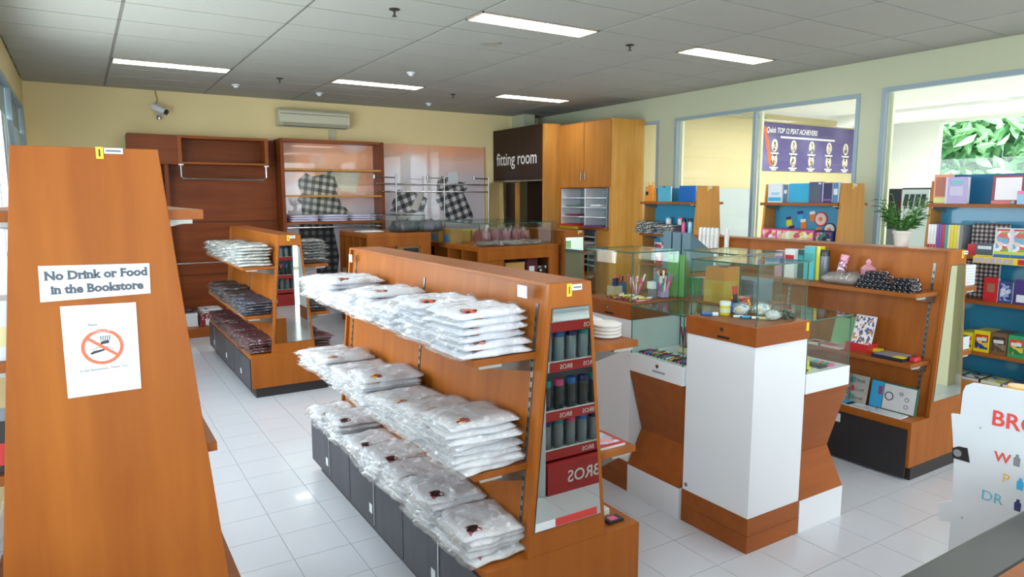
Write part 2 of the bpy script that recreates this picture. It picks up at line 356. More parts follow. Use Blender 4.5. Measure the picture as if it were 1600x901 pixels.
# banner on the lobby wall
ban = thing('banner', 'purple vinyl banner of round portraits on the lobby wall beyond the window', 'banner', (11.8, 8.39, 2.3))
BY = 8.385
M_PUR = bubbles('banner_purple', '#5a4a86', '#7a6fa2', 1.7, .3, .3, .25)
b0 = at(1190, 188, y=BY); b1 = at(1188, 266, y=BY); bx1 = at(1340, 200, y=BY).x+.9
box('banner_sheet', M_PUR, ban, b0.x-.02, bx1, BY-.004, BY, b1.z, b0.z-.02)
MB().prism([(b0.x+.05, b0.z-.1), (b0.x+.14, b0.z-.1), (b0.x+.36, b1.z+.1), (b0.x+.26, b1.z+.1)], 'y', BY-.006, BY-.004).build('orange_streak', mat('streak_orange', '#d9663a', .5), ban)
text('banner_title', 'Quick TOP 12 PSAT ACHIEVERS', .135, (b0.x+.14, BY-.006, b0.z-.2), '-y', M_WTX, ban, bold=.003, sx=.82, shear=.25)
box('title_bar', M_WTX, ban, b0.x+.56, b0.x+2.25, BY-.006, BY-.004, b0.z-.29, b0.z-.255)
M_SKIN = printed('portrait_print', ['#c9b39a', '#b0917a', '#4a3a34', '#d9cbb8'], 25)
for r in range(2):
    for c in range(7):
        cx, cz = b0.x+.4+c*.56, b0.z-.43-r*.33
        if cz-.2 < b1.z: cz = b1.z+.2
        MB().prism([(cx+.088*math.cos(t*PI/10), cz+.118*math.sin(t*PI/10)) for t in range(20)], 'y', BY-.006, BY-.004).build('portrait_oval', mat('portrait_white', '#ddd6c8', .6), ban)
        p = MB().prism([(cx-.06, cz-.1), (cx+.06, cz-.1), (cx+.045, cz-.01), (cx+.018, cz+.01), (cx+.028, cz+.05), (cx, cz+.085), (cx-.028, cz+.05), (cx-.018, cz+.01), (cx-.045, cz-.01)], 'y', BY-.0075, BY-.0055)
        p.build('portrait_figure', M_SKIN, ban)
        box('portrait_name', M_WTX, ban, cx-.12, cx+.12, BY-.006, BY-.004, cz-.155, cz-.13); box('portrait_name', M_WTX, ban, cx-.07, cx+.07, BY-.006, BY-.004, cz-.19, cz-.165)
# curtain rod in the lobby
q = at(1135, 178, y=8.2); r_ = at(1175, 183, y=8.2)
MB().tube((q.x, 8.2, q.z), (r_.x+.4, 8.2, q.z), .014).lathe([(.03, -.03), (.04, 0), (.03, .03)], q.x, 8.2, q.z).box(q.x+.05, q.x+.07, 8.2, 8.4, q.z-.01, q.z+.01).build('curtain_rod', M_STEEL, None, label='metal curtain rod on the beige lobby wall above the left pane', cat='rod')
# grey office chair back / machine in lobby
q = at(1322, 300, y=6.4)
mc = thing('photocopier', 'rounded grey machine top seen beyond the second window', 'machine', (q.x, 6.4, 0))
MB().prism([(q.x-.28, 0), (q.x+.3, 0), (q.x+.3, q.z+.13), (q.x-.1, q.z+.15), (q.x-.24, q.z+.06)], 'y', 6.15, 6.6).build('machine_body', mat('machine_grey', '#7f867c', .5), mc, bev=.03)
box('machine_drawer', mat('machine_dark', '#565b58', .5), mc, q.x-.2, q.x+.25, 6.13, 6.15, .4, .9)
# dark cabinet with red strip, framed sign and lantern behind the plant
X9 = 9.2
a = at(1384, 295, x=X9); b = at(1408, 352, x=X9)
tv = thing('dark_cabinet', 'black cabinet with red edge in the lobby behind the potted plant', 'cabinet', (X9, a.y, 0))
box('cabinet_body', M_BLK, tv, X9, X9+.4, b.y+.02, a.y+.5, 0, a.z)
box('red_edge', M_RED, tv, X9-.01, X9+.35, b.y-.09, b.y+.02, 0, a.z-.02)
box('cabinet_door', mat('cabinet_grey', '#6d7478', .5), tv, X9-.015, X9, b.y+.05, a.y+.45, .1, b.z-.05)
a = at(1410, 296, x=8.9); b = at(1448, 352, x=8.9)
fs = thing('framed_sign', 'white framed sign with black lettering leaning beyond the plant', 'sign', (8.9, (a.y+b.y)/2, b.z-.5))
box('sign_board', M_PAPER, fs, 8.9, 8.92, b.y, a.y, b.z-.5, a.z); box('sign_stand', M_BLK, fs, 8.95, 9.0, (a.y+b.y)/2-.03, (a.y+b.y)/2+.03, 0, a.z-.2); fs.location = (8.9, (a.y+b.y)/2, b.z-.5); box('sign_frame', M_BLK, fs, 8.92, 8.935, b.y-.01, a.y+.01, b.z-.5, a.z+.02)
for k in range(4): MB().prism([(a.y-.04-.07*k, a.z-.06), (a.y-.09-.07*k, a.z-.06), (a.y-.07-.07*k, a.z-.22), (a.y-.02-.07*k, a.z-.2)], 'x', 8.893, 8.9).build('sign_stroke', M_BLACKTX, fs)
# trees
def leafmesh(n, x0, x1, y0, y1, z0, z1, size, seed):
    R = random.Random(seed); mb = MB()
    for _ in range(n):
        c = Vector((R.uniform(x0, x1), R.uniform(y0, y1), R.uniform(z0, z1))); s = size*R.uniform(.5, 1.3)
        d = Vector((R.uniform(-.4, .4), R.uniform(-1, 1), R.uniform(-1, .6))).normalized(); u = d.cross(Vector((-1, R.uniform(-.6, .6), R.uniform(-.6, .8)))).normalized(); nn = d.cross(u)
        P = [c-d*s*.5, c-d*s*.15+u*s*.22+nn*.03, c+d*s*.25+u*s*.15, c+d*s*.6-nn*.05, c+d*s*.25-u*s*.15, c-d*s*.15-u*s*.22+nn*.03]
        b = len(mb.v); mb.v += [tuple(p) for p in P]; mb.f += [[b, b+1, b+2, b+3], [b, b+3, b+4, b+5]]
    return mb
for k, (x, y, c1, c2, lab) in enumerate(((17.2, 6.9, '#4e8f5c', '#86c48c', 'broad-leaved green garden tree nearest the white lobby wall'), (17.6, 3.3, '#3f7f58', '#a4d6a6', 'pale green garden tree with a leaning grey trunk'), (18.2, -.4, '#3c7a4c', '#74b078', 'garden tree at the far right of the lobby opening'))):
    tr = thing('garden_tree', lab, 'tree', (x, y, 0))
    fo = leafmesh(2600, x-.9, x+.9, y-1.5, y+1.5, .8, 5.2, .3, k)
    fo.build('foliage', mat('leaf_%d' % k, c1, .4, var=.5, vscale=3), tr, kind='stuff')
    leafmesh(700, x-1.1, x-.2, y-1.5, y+1.5, .8, 5.0, .42, k+9).build('pale_foliage', mat('leafp_%d' % k, c2, .4, var=.2, vscale=2), tr, kind='stuff')
    MB().tube((x-.4, y-.2, 0), (x-.9, y-.9, 2.7), .16, 10, .12).tube((x-.9, y-.5, 1.4), (x-1.0, y-1.6, 2.9), .09, 8, .06).build('trunk', mat('bark', '#6f675c', .9, bump=.6, bscale=12), tr, smooth=True)
box('ground', mat('garden_ground', '#6e8a58', .9), None, 14.4, 26, -8, 14, -.15, -.01, kind='structure')
MB().box(20.6, 20.7, -8, 14, 0, 8).build('hedge_backdrop', mat('hedge_green', '#5d9b68', .9, var=.6, vscale=2.5, bump=1, bscale=6), None, label='dense pale green hedge far behind the garden trees', cat='hedge')

# ------------------------------------------------------------------ ceiling fixtures
def lamp(x0, y0, label):
    t = thing('ceiling_light', label, 'ceiling light', (x0+.6, y0+.15, ZC), 'recessed fluorescent ceiling lights')
    f = MB(); X0, X1, Y0, Y1 = x0+.015, x0+1.185, y0+.01, y0+.29
    f.box(X0, X1, Y0, Y0+.012, ZC-.008, ZC+.028).box(X0, X1, Y1-.012, Y1, ZC-.008, ZC+.028).box(X0, X0+.012, Y0, Y1, ZC-.008, ZC+.028).box(X1-.012, X1, Y0, Y1, ZC-.008, ZC+.028)
    f.build('lamp_frame', mat('lamp_frame', '#a59a86', .5), t)
    box('lamp_tube_panel', M_LAMP, t, X0+.012, X1-.012, Y0+.012, Y1-.012, ZC+.022, ZC+.028)
    l = MB()
    for k in range(1, 13): xx = X0+k*(X1-X0)/13; l.box(xx-.003, xx+.003, Y0+.012, Y1-.012, ZC-.004, ZC+.02)
    l.box(X0+.012, X1-.012, (Y0+Y1)/2-.003, (Y0+Y1)/2+.003, ZC-.004, ZC+.02)
    l.build('louver', M_SCREEN, t)
names = {(0, -2): 'recessed light near the left wall, nearest ceiling row', (2, -2): 'largest bright recessed light at top centre of the ceiling', (4, -2): 'bright recessed light near the top of the right windows', (0, 4): 'dim recessed light above the white and dark camera bracket, back left', (2, 4): 'recessed light above the air conditioner, back row', (4, 4): 'recessed light nearest the fitting room, back row',
         (0, -8): 'recessed light behind the camera, left', (2, -8): 'recessed light behind the camera, middle', (4, -8): 'recessed light behind the camera, right', (0, -14): 'rearmost recessed light, left', (2, -14): 'rearmost recessed light, middle', (4, -14): 'rearmost recessed light, right'}
for (i, j) in LAMPS: lamp(CX0+1.2*i, CY0+.6*j, names[(i, j)])
M_SPR = mat('sprinkler_dark', '#4b4a47', .4, metal=.6)
for n_, (x, y, lab) in enumerate(((2.176, 5.177, 'dark ceiling sprinkler at the top left of the middle light'), (2.186, 8.818, 'small dark sprinkler left of the back middle light'), (4.578, 5.161, 'dark sprinkler between the two nearest bright lights'), (4.588, 8.866, 'small dark sprinkler left of the back right light'))):
    t = thing('sprinkler', lab, 'sprinkler', (x, y, ZC), 'ceiling sprinklers')
    MB().lathe([(.04, 0), (.042, -.006), (.03, -.012), (.012, -.014)], x, y, ZC).build('collar', M_SPR, t, smooth=True)
    MB().lathe([(.009, -.012), (.009, -.05), (.02, -.052), (.02, -.056)], x, y, ZC, 10).build('sprinkler_head', M_SPR, t)
M_SPK = mat('speaker_grille', '#9a988d', .6)
t = thing('ceiling_speaker', 'round grey flush speaker grille in a ceiling tile', 'speaker', (3.406, 5.794, ZC))
MB().lathe([(.1, 0), (.1, -.006), (.085, -.008)], 3.406, 5.794, ZC, 24).build('rim', M_SPK, t); MB().lathe([(.084, -.004), (.084, -.012), (.04, -.013)], 3.406, 5.794, ZC, 24).build('grille', M_SPK, t)
for x, y, lab in ((3.39, 7.612, 'white smoke detector right of the back middle light'), (1.82, 9.6, 'small detector on the ceiling near the camera bracket'), (2.95, 9.75, 'small detector on the ceiling above the air conditioner'), (4.7, 9.9, 'small detector on the ceiling at the back right')):
    t = thing('smoke_detector', lab, 'detector', (x, y, ZC), 'small ceiling detectors'); s = .05
    MB().lathe([(s, 0), (s, -.012), (s*.8, -.02)], x, y, ZC, 16).build('detector_base', M_WHITE, t); MB().lathe([(s*.55, -.02), (s*.5, -.04), (s*.2, -.045)], x, y, ZC, 12).build('detector_cap', M_WHITE, t)

# ------------------------------------------------------------------ back wall: camera, air conditioner, wardrobes, poster
t = thing('security_camera', 'small white and dark wall camera with hanging cable, back left', 'camera', (1.0, 10.6, 2.9))
MB().box(.98, 1.02, 10.62, 10.7, 2.94, 2.98).tube((1.0, 10.66, 2.96), (1.0, 10.52, 2.99), .014).build('bracket', M_WHITE, t)
MB().tube((.93, 10.55, 3.07), (1.07, 10.46, 2.99), .045, 12).build('camera_body', M_WHITE, t, smooth=True)
MB().tube((1.06, 10.467, 3.0), (1.09, 10.447, 2.98), .036, 12).build('lens', M_BLK, t)
MB().lathe([(.03, 0), (.035, .03), (.02, .05)], 1.0, 10.6, 2.9, 10).build('mount_knob', M_STEEL, t)
MB().tube((.97, 10.62, 3.07), (1.0, 10.66, 3.18), .006, 6).tube((1.0, 10.66, 3.18), (.98, 10.68, 3.29), .006, 6).build('cable', mat('cable_tan', '#8a7a4c', .6), t)
ac = thing('air_conditioner', 'cream split air conditioner on the back wall below the ceiling', 'air conditioner', (3.09, 10.6, 2.88))
M_AC = mat('aircon_cream', '#cfcdb4', .45)
MB().prism([(10.69, 2.9), (10.69, 3.15), (10.5, 3.15), (10.46, 3.11), (10.46, 2.96), (10.52, 2.9)], 'x', 2.56, 3.63).build('housing', M_AC, ac, bev=.012)
MB().prism([(10.50, 2.885), (10.452, 2.935), (10.456, 2.945), (10.506, 2.893)], 'x', 2.62, 3.56).build('air_flap', mat('aircon_flap', '#b4b29a', .5), ac)
box('outlet_slot', M_BLK, ac, 2.63, 3.55, 10.475, 10.53, 2.893, 2.9)
MB().box(2.58, 3.61, 10.455, 10.462, 3.07, 3.076).build('panel_line', M_BLK, ac)
box('pipe_cover', mat('pipe_cover', '#c8c6a8', .6), ac, 3.36, 3.46, 10.66, 10.7, 2.7, 2.89)

u1 = thing('wall_wardrobe', 'tall brown wooden wall panelling with boxed shelf and hanging bar', 'shelving', (1.55, 10.5, 0))
box('back_panel', M_CHERX, u1, .6, 2.51, 10.62, 10.68, 0, 2.68)
box('upper_slab', M_CHERX, u1, .58, 1.17, 10.3, 10.62, 2.29, 2.68, bev=.004)
box('side_panel', M_CHER, u1, .58, .62, 10.34, 10.62, 0, 2.29); box('divider_post', M_CHER, u1, 1.0, 1.05, 10.36, 10.62, 0, 2.29)
box('lower_deck', M_OAKH, u1, .62, 2.5, 9.8, 10.62, 0, .12, bev=.004)
for z in (.75, 1.5): box('panel_joint', M_DKW, u1, 1.05, 2.5, 10.612, 10.62, z, z+.008)
bs = MB().box(1.17, 2.35, 10.3, 10.62, 2.645, 2.68).box(1.17, 2.35, 10.3, 10.62, 2.30, 2.33).box(1.17, 1.22, 10.3, 10.62, 2.33, 2.645).box(2.30, 2.35, 10.3, 10.62, 2.33, 2.645)
bs.build('boxed_shelf', M_OAKH, u1, bev=.003)
def bar(name, y, x0, x1, ztop, zb, parent):
    MB().box(x0-.03, x0+.03, y-.03, y+.02, ztop-.02, ztop).box(x1-.03, x1+.03, y-.03, y+.02, ztop-.02, ztop).tube((x0, y, ztop-.01), (x0, y, zb+.03), .012).tube((x0, y, zb+.03), (x0+.04, y, zb), .012).tube((x0+.04, y, zb), (x1-.04, y, zb), .012).tube((x1-.04, y, zb), (x1, y, zb+.03), .012).tube((x1, y, zb+.03), (x1, y, ztop-.01), .012).build(name, M_STEEL, parent, smooth=True)
bar('hanging_bar', 10.32, 1.2, 2.31, 2.30, 2.10, u1)
MB().tube((1.05, 10.3, .95), (2.49, 10.3, .95), .013).build('lower_rail', M_STEEL, u1, smooth=True)
for xx in (1.07, 2.47): MB().tube((xx, 10.3, .95), (xx, 10.62, .95), .01).build('rail_bracket', M_STEEL, u1)

def poster_mat(name, split):
    m = bubbles(name, '#f0aa84', '#f0dcd6', 1.25, 1.0, .42, .06, .25); n = m.node_tree.nodes; L = m.node_tree.links; b = n['Principled BSDF']
    src = [l for l in L if l.to_socket == b.inputs['Base Color']][0].from_socket
    tc = n.new('ShaderNodeTexCoord'); sp = n.new('ShaderNodeSeparateXYZ'); L.new(tc.outputs['Object'], sp.inputs[0])
    mr = n.new('ShaderNodeMapRange'); mr.inputs[1].default_value = split; mr.inputs[2].default_value = split+.5; L.new(sp.outputs[2], mr.inputs[0])
    mx = n.new('ShaderNodeMix'); mx.data_type = 'RGBA'; b.inputs['Coat IOR'].default_value = 2.1; mx.inputs[6].default_value = lin('#d6cfd8'); L.new(mr.outputs[0], mx.inputs[0]); L.new(src, mx.inputs[7]); L.new(mx.outputs[2], b.inputs['Base Color']); return m
M_POST = poster_mat('poster_peach', 1.65)
M_PLAID = plaid('plaid_print', '#22282f', '#d3d0d2', '#6b7076', 7, .35, 1.0)
M_PLAID2 = plaid('plaid_print_upright', '#2a3034', '#c7c4b8', '#71756f', 9, -.15, 1.0)
u2 = thing('open_wall_unit', 'open brown wooden wall shelf unit with peach poster back', 'shelving', (3.3, 10.5, 0))
box('side_panel', M_CHER, u2, 2.515, 2.565, 10.3, 10.68, 0, 2.70, bev=.003); box('side_panel', M_CHER, u2, 4.05, 4.1, 10.3, 10.68, .0, 2.70, bev=.003)
box('top_panel', M_OAKH, u2, 2.565, 4.05, 10.3, 10.68, 2.665, 2.70)
box('poster_back', M_POST, u2, 2.565, 4.05, 10.65, 10.68, .12, 2.665)
for z in (2.275, 1.885): box('shelf', M_GOLD, u2, 2.565, 4.05, 10.31, 10.65, z-.03, z)
box('shelf', M_OAKH, u2, 2.565, 4.05, 10.31, 10.65, 1.455, 1.485)
MB().tube((2.565, 10.36, 1.40), (4.05, 10.36, 1.40), .012).build('hanging_rail', M_STEEL, u2, smooth=True)
PY = 10.649
def pt(*pix, y=PY): return [(at(a, b, y=y).x, at(a, b, y=y).z) for a, b in pix]
MB().prism(pt((466, 281), (478, 270), (487, 276), (506, 272), (508, 268), (521, 268), (529, 288), (526, 297), (532, 316), (551, 336), (472, 336), (471, 320), (464, 312), (471, 303), (466, 290)), 'y', PY-.001, PY+.001).build('printed_plaid_shirt', M_PLAID2, u2)
MB().prism(pt((518, 263), (564, 267), (556, 301), (532, 298), (526, 286)), 'y', PY-.002, PY).build('printed_cream_skirt', mat('print_cream', '#cfceb6', .4, coat=1), u2)
MB().prism(pt((468, 350), (520, 350), (530, 400), (526, 440), (500, 450), (490, 400), (465, 385)), 'y', PY-.001, PY+.001).build('printed_plaid_trousers', plaid('plaid_dark', '#15181c', '#6a6d6e', '#2c3034', 9, 0, 1), u2)
po = thing('wall_poster', 'large glossy peach and lilac uniform poster on the back wall', 'poster', (5.12, 10.67, .5))
box('poster_sheet', M_POST, po, 4.16, 6.12, 10.665, 10.695, .5, 2.715)
box('poster_edge', M_KRAFT, po, 6.12, 6.135, 10.66, 10.695, .5, 2.72)
P2 = 10.664
MB().prism(pt((622, 296), (648, 300), (668, 310), (662, 330), (645, 333), (609, 330), (612, 318), (620, 300), y=P2), 'y', P2-.001, P2+.001).build('printed_plaid_skirt', M_PLAID, po)
MB().prism(pt((684, 278), (700, 272), (706, 283), (728, 285), (730, 296), (724, 300), (741, 340), (702, 345), (690, 330), (681, 312), y=P2), 'y', P2-.001, P2+.001).build('printed_plaid_skirt', M_PLAID, po)
MB().prism(pt((700, 270), (714, 268), (716, 286), (700, 288), y=P2), 'y', P2-.002, P2).build('printed_white_pocket', M_PAPER, po)
MB().prism(pt((655, 300), (663, 302), (652, 330), (641, 326), y=P2), 'y', P2-.002, P2).build('printed_strap', mat('print_greige', '#b9b2a8', .4, coat=1), po)

# clothes racks in front of the poster
rk = thing('clothes_rack', 'steel clothes rack with short arms in front of the wall poster', 'clothes rack', (5.1, 10.25, 0))
r0 = MB()
for x in (4.27, 5.12, 5.96): r0.tube((x, 10.25, 0), (x, 10.25, 2.22 if x < 5.9 else 2.19), .014)
r0.build('post', M_STEEL, rk, smooth=True)
MB().tube((3.95, 10.25, 2.06), (5.96, 10.25, 2.06), .012).tube((3.95, 10.25, 1.94), (5.96, 10.25, 1.94), .012).build('crossbar', M_STEEL, rk, smooth=True)
for x, L_ in ((4.27, -.36), (5.12, -.3), (5.96, -.28)):
    MB().tube((x, 10.25, 2.16), (x+L_, 10.25, 2.165), .011).tube((x+L_, 10.25, 2.14), (x+L_, 10.25, 2.2), .022).build('arm', M_STEEL, rk, smooth=True)
for x in (4.27, 5.12, 5.96): MB().tube((x, 10.14, .012), (x, 10.36, .012), .014).build('foot', M_STEEL, rk)

# ------------------------------------------------------------------ fitting room and tall cabinet
fr = thing('fitting_room', 'dark fitting room booth with white lettering over its doorway', 'fitting room', (6.8, 9.9, 0))
XF = 6.32
box('sign_panel', M_DKW, fr, XF, XF+.04, 9.14, 10.68, 2.14, 3.01)
text('sign_lettering', 'fitting room', .305, (XF-.004, 10.62-.06, 2.40), '-x', M_WTX, fr, bold=.002, sx=.86)
MB().tube((XF-.02, 9.14, 2.12), (XF-.02, 10.68, 2.12), .015).build('curtain_rail', M_STEEL, fr, smooth=True)
box('corner_pillar', M_GOLD, fr, XF, 6.634, 9.09, 9.14, 0, 3.01)
box('door_post', M_GOLD, fr, XF+.02, XF+.08, 9.93, 9.99, 0, 2.1)
box('inner_back_panel', M_DKW, fr, 7.2, 7.27, 9.2, 10.68, 0, 2.9); box('inner_side_panel', mat('dark_brown_panel', '#4b3624', .6), fr, 6.7, 7.2, 10.1, 10.16, 0, 2.2)
box('inner_side_panel', M_CHER, fr, 6.42, 7.2, 9.15, 9.2, 0, 2.9); box('booth_top', M_DKW, fr, XF+.04, 7.27, 9.14, 10.68, 2.95, 2.99)
box('doorway_panel', M_DKW, fr, XF+.03, XF+.06, 9.99, 10.3, 0, 2.1)
cu = MB(); nn = 40
for i in range(nn):
    y = 10.28+(10.66-10.28)*i/(nn-1); d = .03*math.sin(i*1.25)
    cu.v += [(XF-.06+d, y, 2.1), (XF-.06+d*1.6, y, 1.2), (XF-.06+d*1.6, y, .25)]
for i in range(nn-1): b = i*3; cu.f += [[b, b+3, b+4, b+1], [b+1, b+4, b+5, b+2]]
o = cu.build('curtain', mat('curtain_tan', '#b39a66', .8), None, label='tan pleated curtain gathered at the left of the fitting room doorway', cat='curtain', smooth=True)
o.modifiers.new('solid', 'SOLIDIFY').thickness = .004
M_GOLDS = wood('veneer_cabinet_side', '#c48430', '#dba452', 'z')
M_CABD = wood('veneer_cabinet_door', '#a0662a', '#b67c38', 'z')
cb = thing('tall_cabinet', 'tall golden wood cabinet with two doors over grey pigeonholes', 'cabinet', (6.95, 8.45, 0))
CX = 6.634
box('cabinet_side', M_GOLDS, cb, CX, 7.27, 7.82, 7.86, 0, 2.99); box('cabinet_side', M_OAK, cb, CX, 7.27, 9.05, 9.09, 0, 2.99)
box('cabinet_top', M_OAKX, cb, CX, 7.27, 7.86, 9.05, 2.96, 2.99); box('cabinet_back', M_CHER, cb, 7.2, 7.27, 7.86, 9.05, 0, 2.96)
box('middle_deck', M_OAKX, cb, CX, 7.2, 7.86, 9.05, 1.985, 2.02); box('niche_deck', M_OAKX, cb, CX-.04, 7.2, 7.86, 9.05, 1.36, 1.40)
for y0, y1, hy in ((7.83, 8.448, 8.40), (8.456, 9.08, 8.50)):
    d = box('cabinet_door', M_CABD, cb, CX-.02, CX, y0, y1, 2.0, 2.975, bev=.002)
    MB().tube((CX-.04, hy, 2.11), (CX-.04, hy, 2.23), .008).tube((CX-.04, hy, 2.12), (CX-.02, hy, 2.12), .006).tube((CX-.04, hy, 2.22), (CX-.02, hy, 2.22), .006).build('door_handle', M_STEEL, d)
M_PG = mat('pigeonhole_grey', '#8d99a3', .5)
def pigeon(y0, y1, z0, z1, rows, mids, par):
    box('pigeonhole_back', M_PG, par, 7.0, 7.02, y0, y1, z0, z1)
    box('pigeonhole_side', M_WHITE, par, CX-.01, 7.0, y1-.015, y1, z0, z1); box('pigeonhole_side', M_PG, par, CX-.01, 7.0, y0, y0+.015, z0, z1)
    for m_ in mids: box('pigeonhole_divider', M_WHITE, par, CX-.012, 7.0, m_-.012, m_+.012, z0, z1)
    for k in range(1, rows): z = z0+(z1-z0)*k/rows; box('pigeonhole_shelf', M_WHITE, par, CX-.01, 7.0, y0+.015, y1-.015, z-.008, z+.008)
pigeon(7.9, 9.04, 1.40, 1.985, 4, [8.42], cb)
pigeon(8.16, 8.98, .72, 1.33, 7, [], cb)
box('lower_front', M_GOLD, cb, CX, CX+.03, 7.86, 8.15, 0, 1.36); box('lower_front', M_OAK, cb, CX, CX+.03, 8.99, 9.05, 0, 1.36); box('lower_front', M_OAK, cb, CX, CX+.03, 8.15, 8.99, 0, .7)
for y, z, w, h, m_, lab in ((8.75, 1.845-.135, .26, .02, mat('paper_green', '#5f8f7c', .5), 'green paper ream in the upper left pigeonholes'), (8.75, 1.565, .3, .02, mat('paper_red', '#8f2430', .5), 'dark red paper in the third left pigeonhole'), (8.14, 1.845-.135, .24, .03, M_PAPER, 'white paper ream in the second right pigeonhole')):
    box('paper_ream', m_, None, CX-.03, CX+.25, y-w/2, y+w/2, z, z+h, label=lab, cat='paper')
box('paper_ream', M_RED, None, CX-.07, CX+.2, 8.6, 9.02, 1.425-.025, 1.425+.005, label='bright red card stock on the ledge under the pigeonholes', cat='paper')
box('yellow_edge_strip', M_YEL, cb, CX-.046, CX-.04, 8.55, 9.04, 1.355, 1.398)
box('paper_ream', mat('paper_purple', '#6b3a7d', .5), None, CX-.06, CX+.2, 7.95, 8.4, 1.40, 1.42, label='white and purple paper ream on the right of the ledge', cat='paper')

# ------------------------------------------------------------------ gondolas
def gondola(name, label, xc, y0, y1, ztop, hb, ht, basehw, shelves, mirror=True, doors=False, back=None, wall=M_OAK, panel=M_OAK, core=.03, shalf=.40, kick=True, baseh=.395, far_panel=True, priceband=False):
    """two-sided tapered display: end panels, sloping core, shelves = [(side, z, ya, yb)]"""
    t = thing(name, label, 'display shelf', (xc, (y0+y1)/2, 0))
    def half(z): return hb+(ht-hb)*(z-baseh)/(ztop-baseh)
    kx = .035
    if baseh > 0:
        box('base_box', panel, t, xc-basehw, xc+basehw, y0, y1, .09, baseh, bev=.002)
        box('kickboard', M_KICK, t, xc-basehw+kx, xc+basehw-kx, y0+.004 if not doors else y0+.02, y1-.05, 0, .09)
    if doors:
        n = 6; L_ = (y1-y0-.02)/n
        for k in range(n):
            a = y0+.01+k*L_
            d = box('base_door', M_DOOR, t, xc-basehw-.012, xc-basehw, a+.004, a+L_-.004, .085, baseh-.03)
            if k % 2: box('white_label', M_PAPER, d, xc-basehw-.014, xc-basehw-.012, a+.03, a+.07, .15, .2)
            if k % 2 == 0: box('steel_strip', M_STEEL, d, xc-basehw-.016, xc-basehw-.011, a+L_-.012, a+L_-.002, .1, baseh-.03)
    e = .025
    prof = lambda z0_, z1_, ins: [(xc-half(z0_)+ins, z0_), (xc+half(z0_)-ins, z0_), (xc+half(z1_)-ins, z1_), (xc-half(z1_)+ins, z1_)]
    zb = baseh+.0005
    MB().prism(prof(zb, ztop, 0), 'y', y0, y0+e).build('end_panel', panel, t, bev=.002)
    if far_panel: MB().prism(prof(zb, ztop, 0), 'y', y1-e, y1).build('end_panel', panel, t, bev=.002)
    if back is None:
        MB().prism(prof(zb, ztop-.012, .022), 'y', y0+e, y1-e).build('core_panel', wall, t)
        MB().box(xc-half(ztop), xc+half(ztop), y0+e, y1-e, ztop-.012, ztop+.001).build('top_board', M_OAKX, t)
    else:
        box('core_panel', back, t, xc-.02, xc+.02, y0+e, y1-e, zb, ztop-.02)
    for (s, z, a, b) in shelves:
        xi = half(z)-.022 if back is None else .02
        x0, x1 = sorted((xc+s*xi, xc+s*shalf))
        sh = box('shelf', M_OAKX, t, x0, x1, a, b, z-.028, z, bev=.0015)
        for yy in (a+.02, b-.03):
            MB().prism([(xc+s*xi, z-.028), (xc+s*(shalf-.05), z-.028), (xc+s*(shalf-.05), z-.04), (xc+s*xi, z-.085)], 'y', yy, yy+.006).build('shelf_bracket', M_DSTEEL, sh)
        box('price_rail', mat('rail_grey', '#a9aaa5', .4), sh, min(xc+s*(shalf-.03), xc+s*(shalf-.13)), max(xc+s*(shalf-.03), xc+s*(shalf-.13)), a+.004, a+.012, z-.04, z-.028)
    if back is None:
        nm = max(2, int((y1-y0)/1.0)+1)
        for s in (-1, 1):
            for k in range(nm):
                yy = y0+.10+(y1-y0-.2)*k/(nm-1)
                pr = [(xc+s*(half(z)-.0205), z) for z in (zb+.06, ztop-.09)]
                MB().prism([(pr[0][0]-.003, pr[0][1]), (pr[0][0]+.003, pr[0][1]), (pr[1][0]+.003, pr[1][1]), (pr[1][0]-.003, pr[1][1])], 'y', yy-.009, yy+.009).build('slotted_upright', M_DSTEEL, t)
                sl = MB()
                for q in range(22):
                    z = zb+.08+q*(ztop-zb-.2)/22; x = xc+s*(half(z)-.0205+.0034); sl.box(x-.0012, x+.0012, yy-.003, yy+.003, z, z+.018)
                sl.build('upright_slots', M_BLK, t, kind='stuff')
    if mirror:
        z0_, z1_ = .5, ztop-.1; h = lambda z: half(z)-.022
        pts = [(xc-h(z0_), z0_), (xc+h(z0_), z0_), (xc+h(z1_), z1_), (xc-h(z1_), z1_)]
        MB().prism(pts, 'y', y0-.003, y0).build('mirror', M_MIRROR, t)
        MB().prism([(xc-h(z0_)-.003, z0_-.003), (xc+h(z0_)+.003, z0_-.003), (xc+h(z1_)+.003, z1_+.003), (xc-h(z1_)-.003, z1_+.003)], 'y', y0-.0015, y0+.001).build('mirror_edge', M_BLK, t)
    return t
def tags_on(t, xc, y0, ztop, dx=0):
    yl = box('yellow_tag', M_YEL, t, xc+dx, xc+dx+.024, y0-.002, y0, ztop-.055, ztop-.004)
    box('tag_line', M_BLACKTX, yl, xc+dx+.009, xc+dx+.014, y0-.0025, y0-.002, ztop-.045, ztop-.015)
    w = box('white_tag', M_PAPER, t, xc+dx+.026, xc+dx+.075, y0-.002, y0, ztop-.032, ztop-.008)
    box('tag_line', M_GREYTX, w, xc+dx+.032, xc+dx+.07, y0-.0025, y0-.002, ztop-.023, ztop-.017)
G1X, G1Y0, G1Y1 = 1.637, 2.165, 4.52
g1 = gondola('display_gondola', 'nearest two-sided wooden display shelf stacked with bagged white shirts, mirror on its end', G1X, G1Y0, G1Y1, 1.51, .203, .103, .40,
    [(-1, 1.225, 2.25, 4.46), (-1, .765, 2.25, 4.46), (1, 1.225, 2.20, 3.3), (1, .745, 2.20, 3.3)], doors=True)
tags_on(g1, G1X, G1Y0, 1.51, -.02)
box('white_label', M_PAPER, g1, G1X-.1285, G1X-.1265, 2.29, 2.36, 1.44, 1.49).rotation_euler = (0, 0, 0)
box('white_label', M_PAPER, g1, G1X-.1285, G1X-.1265, 4.40, 4.46, 1.42, 1.47)
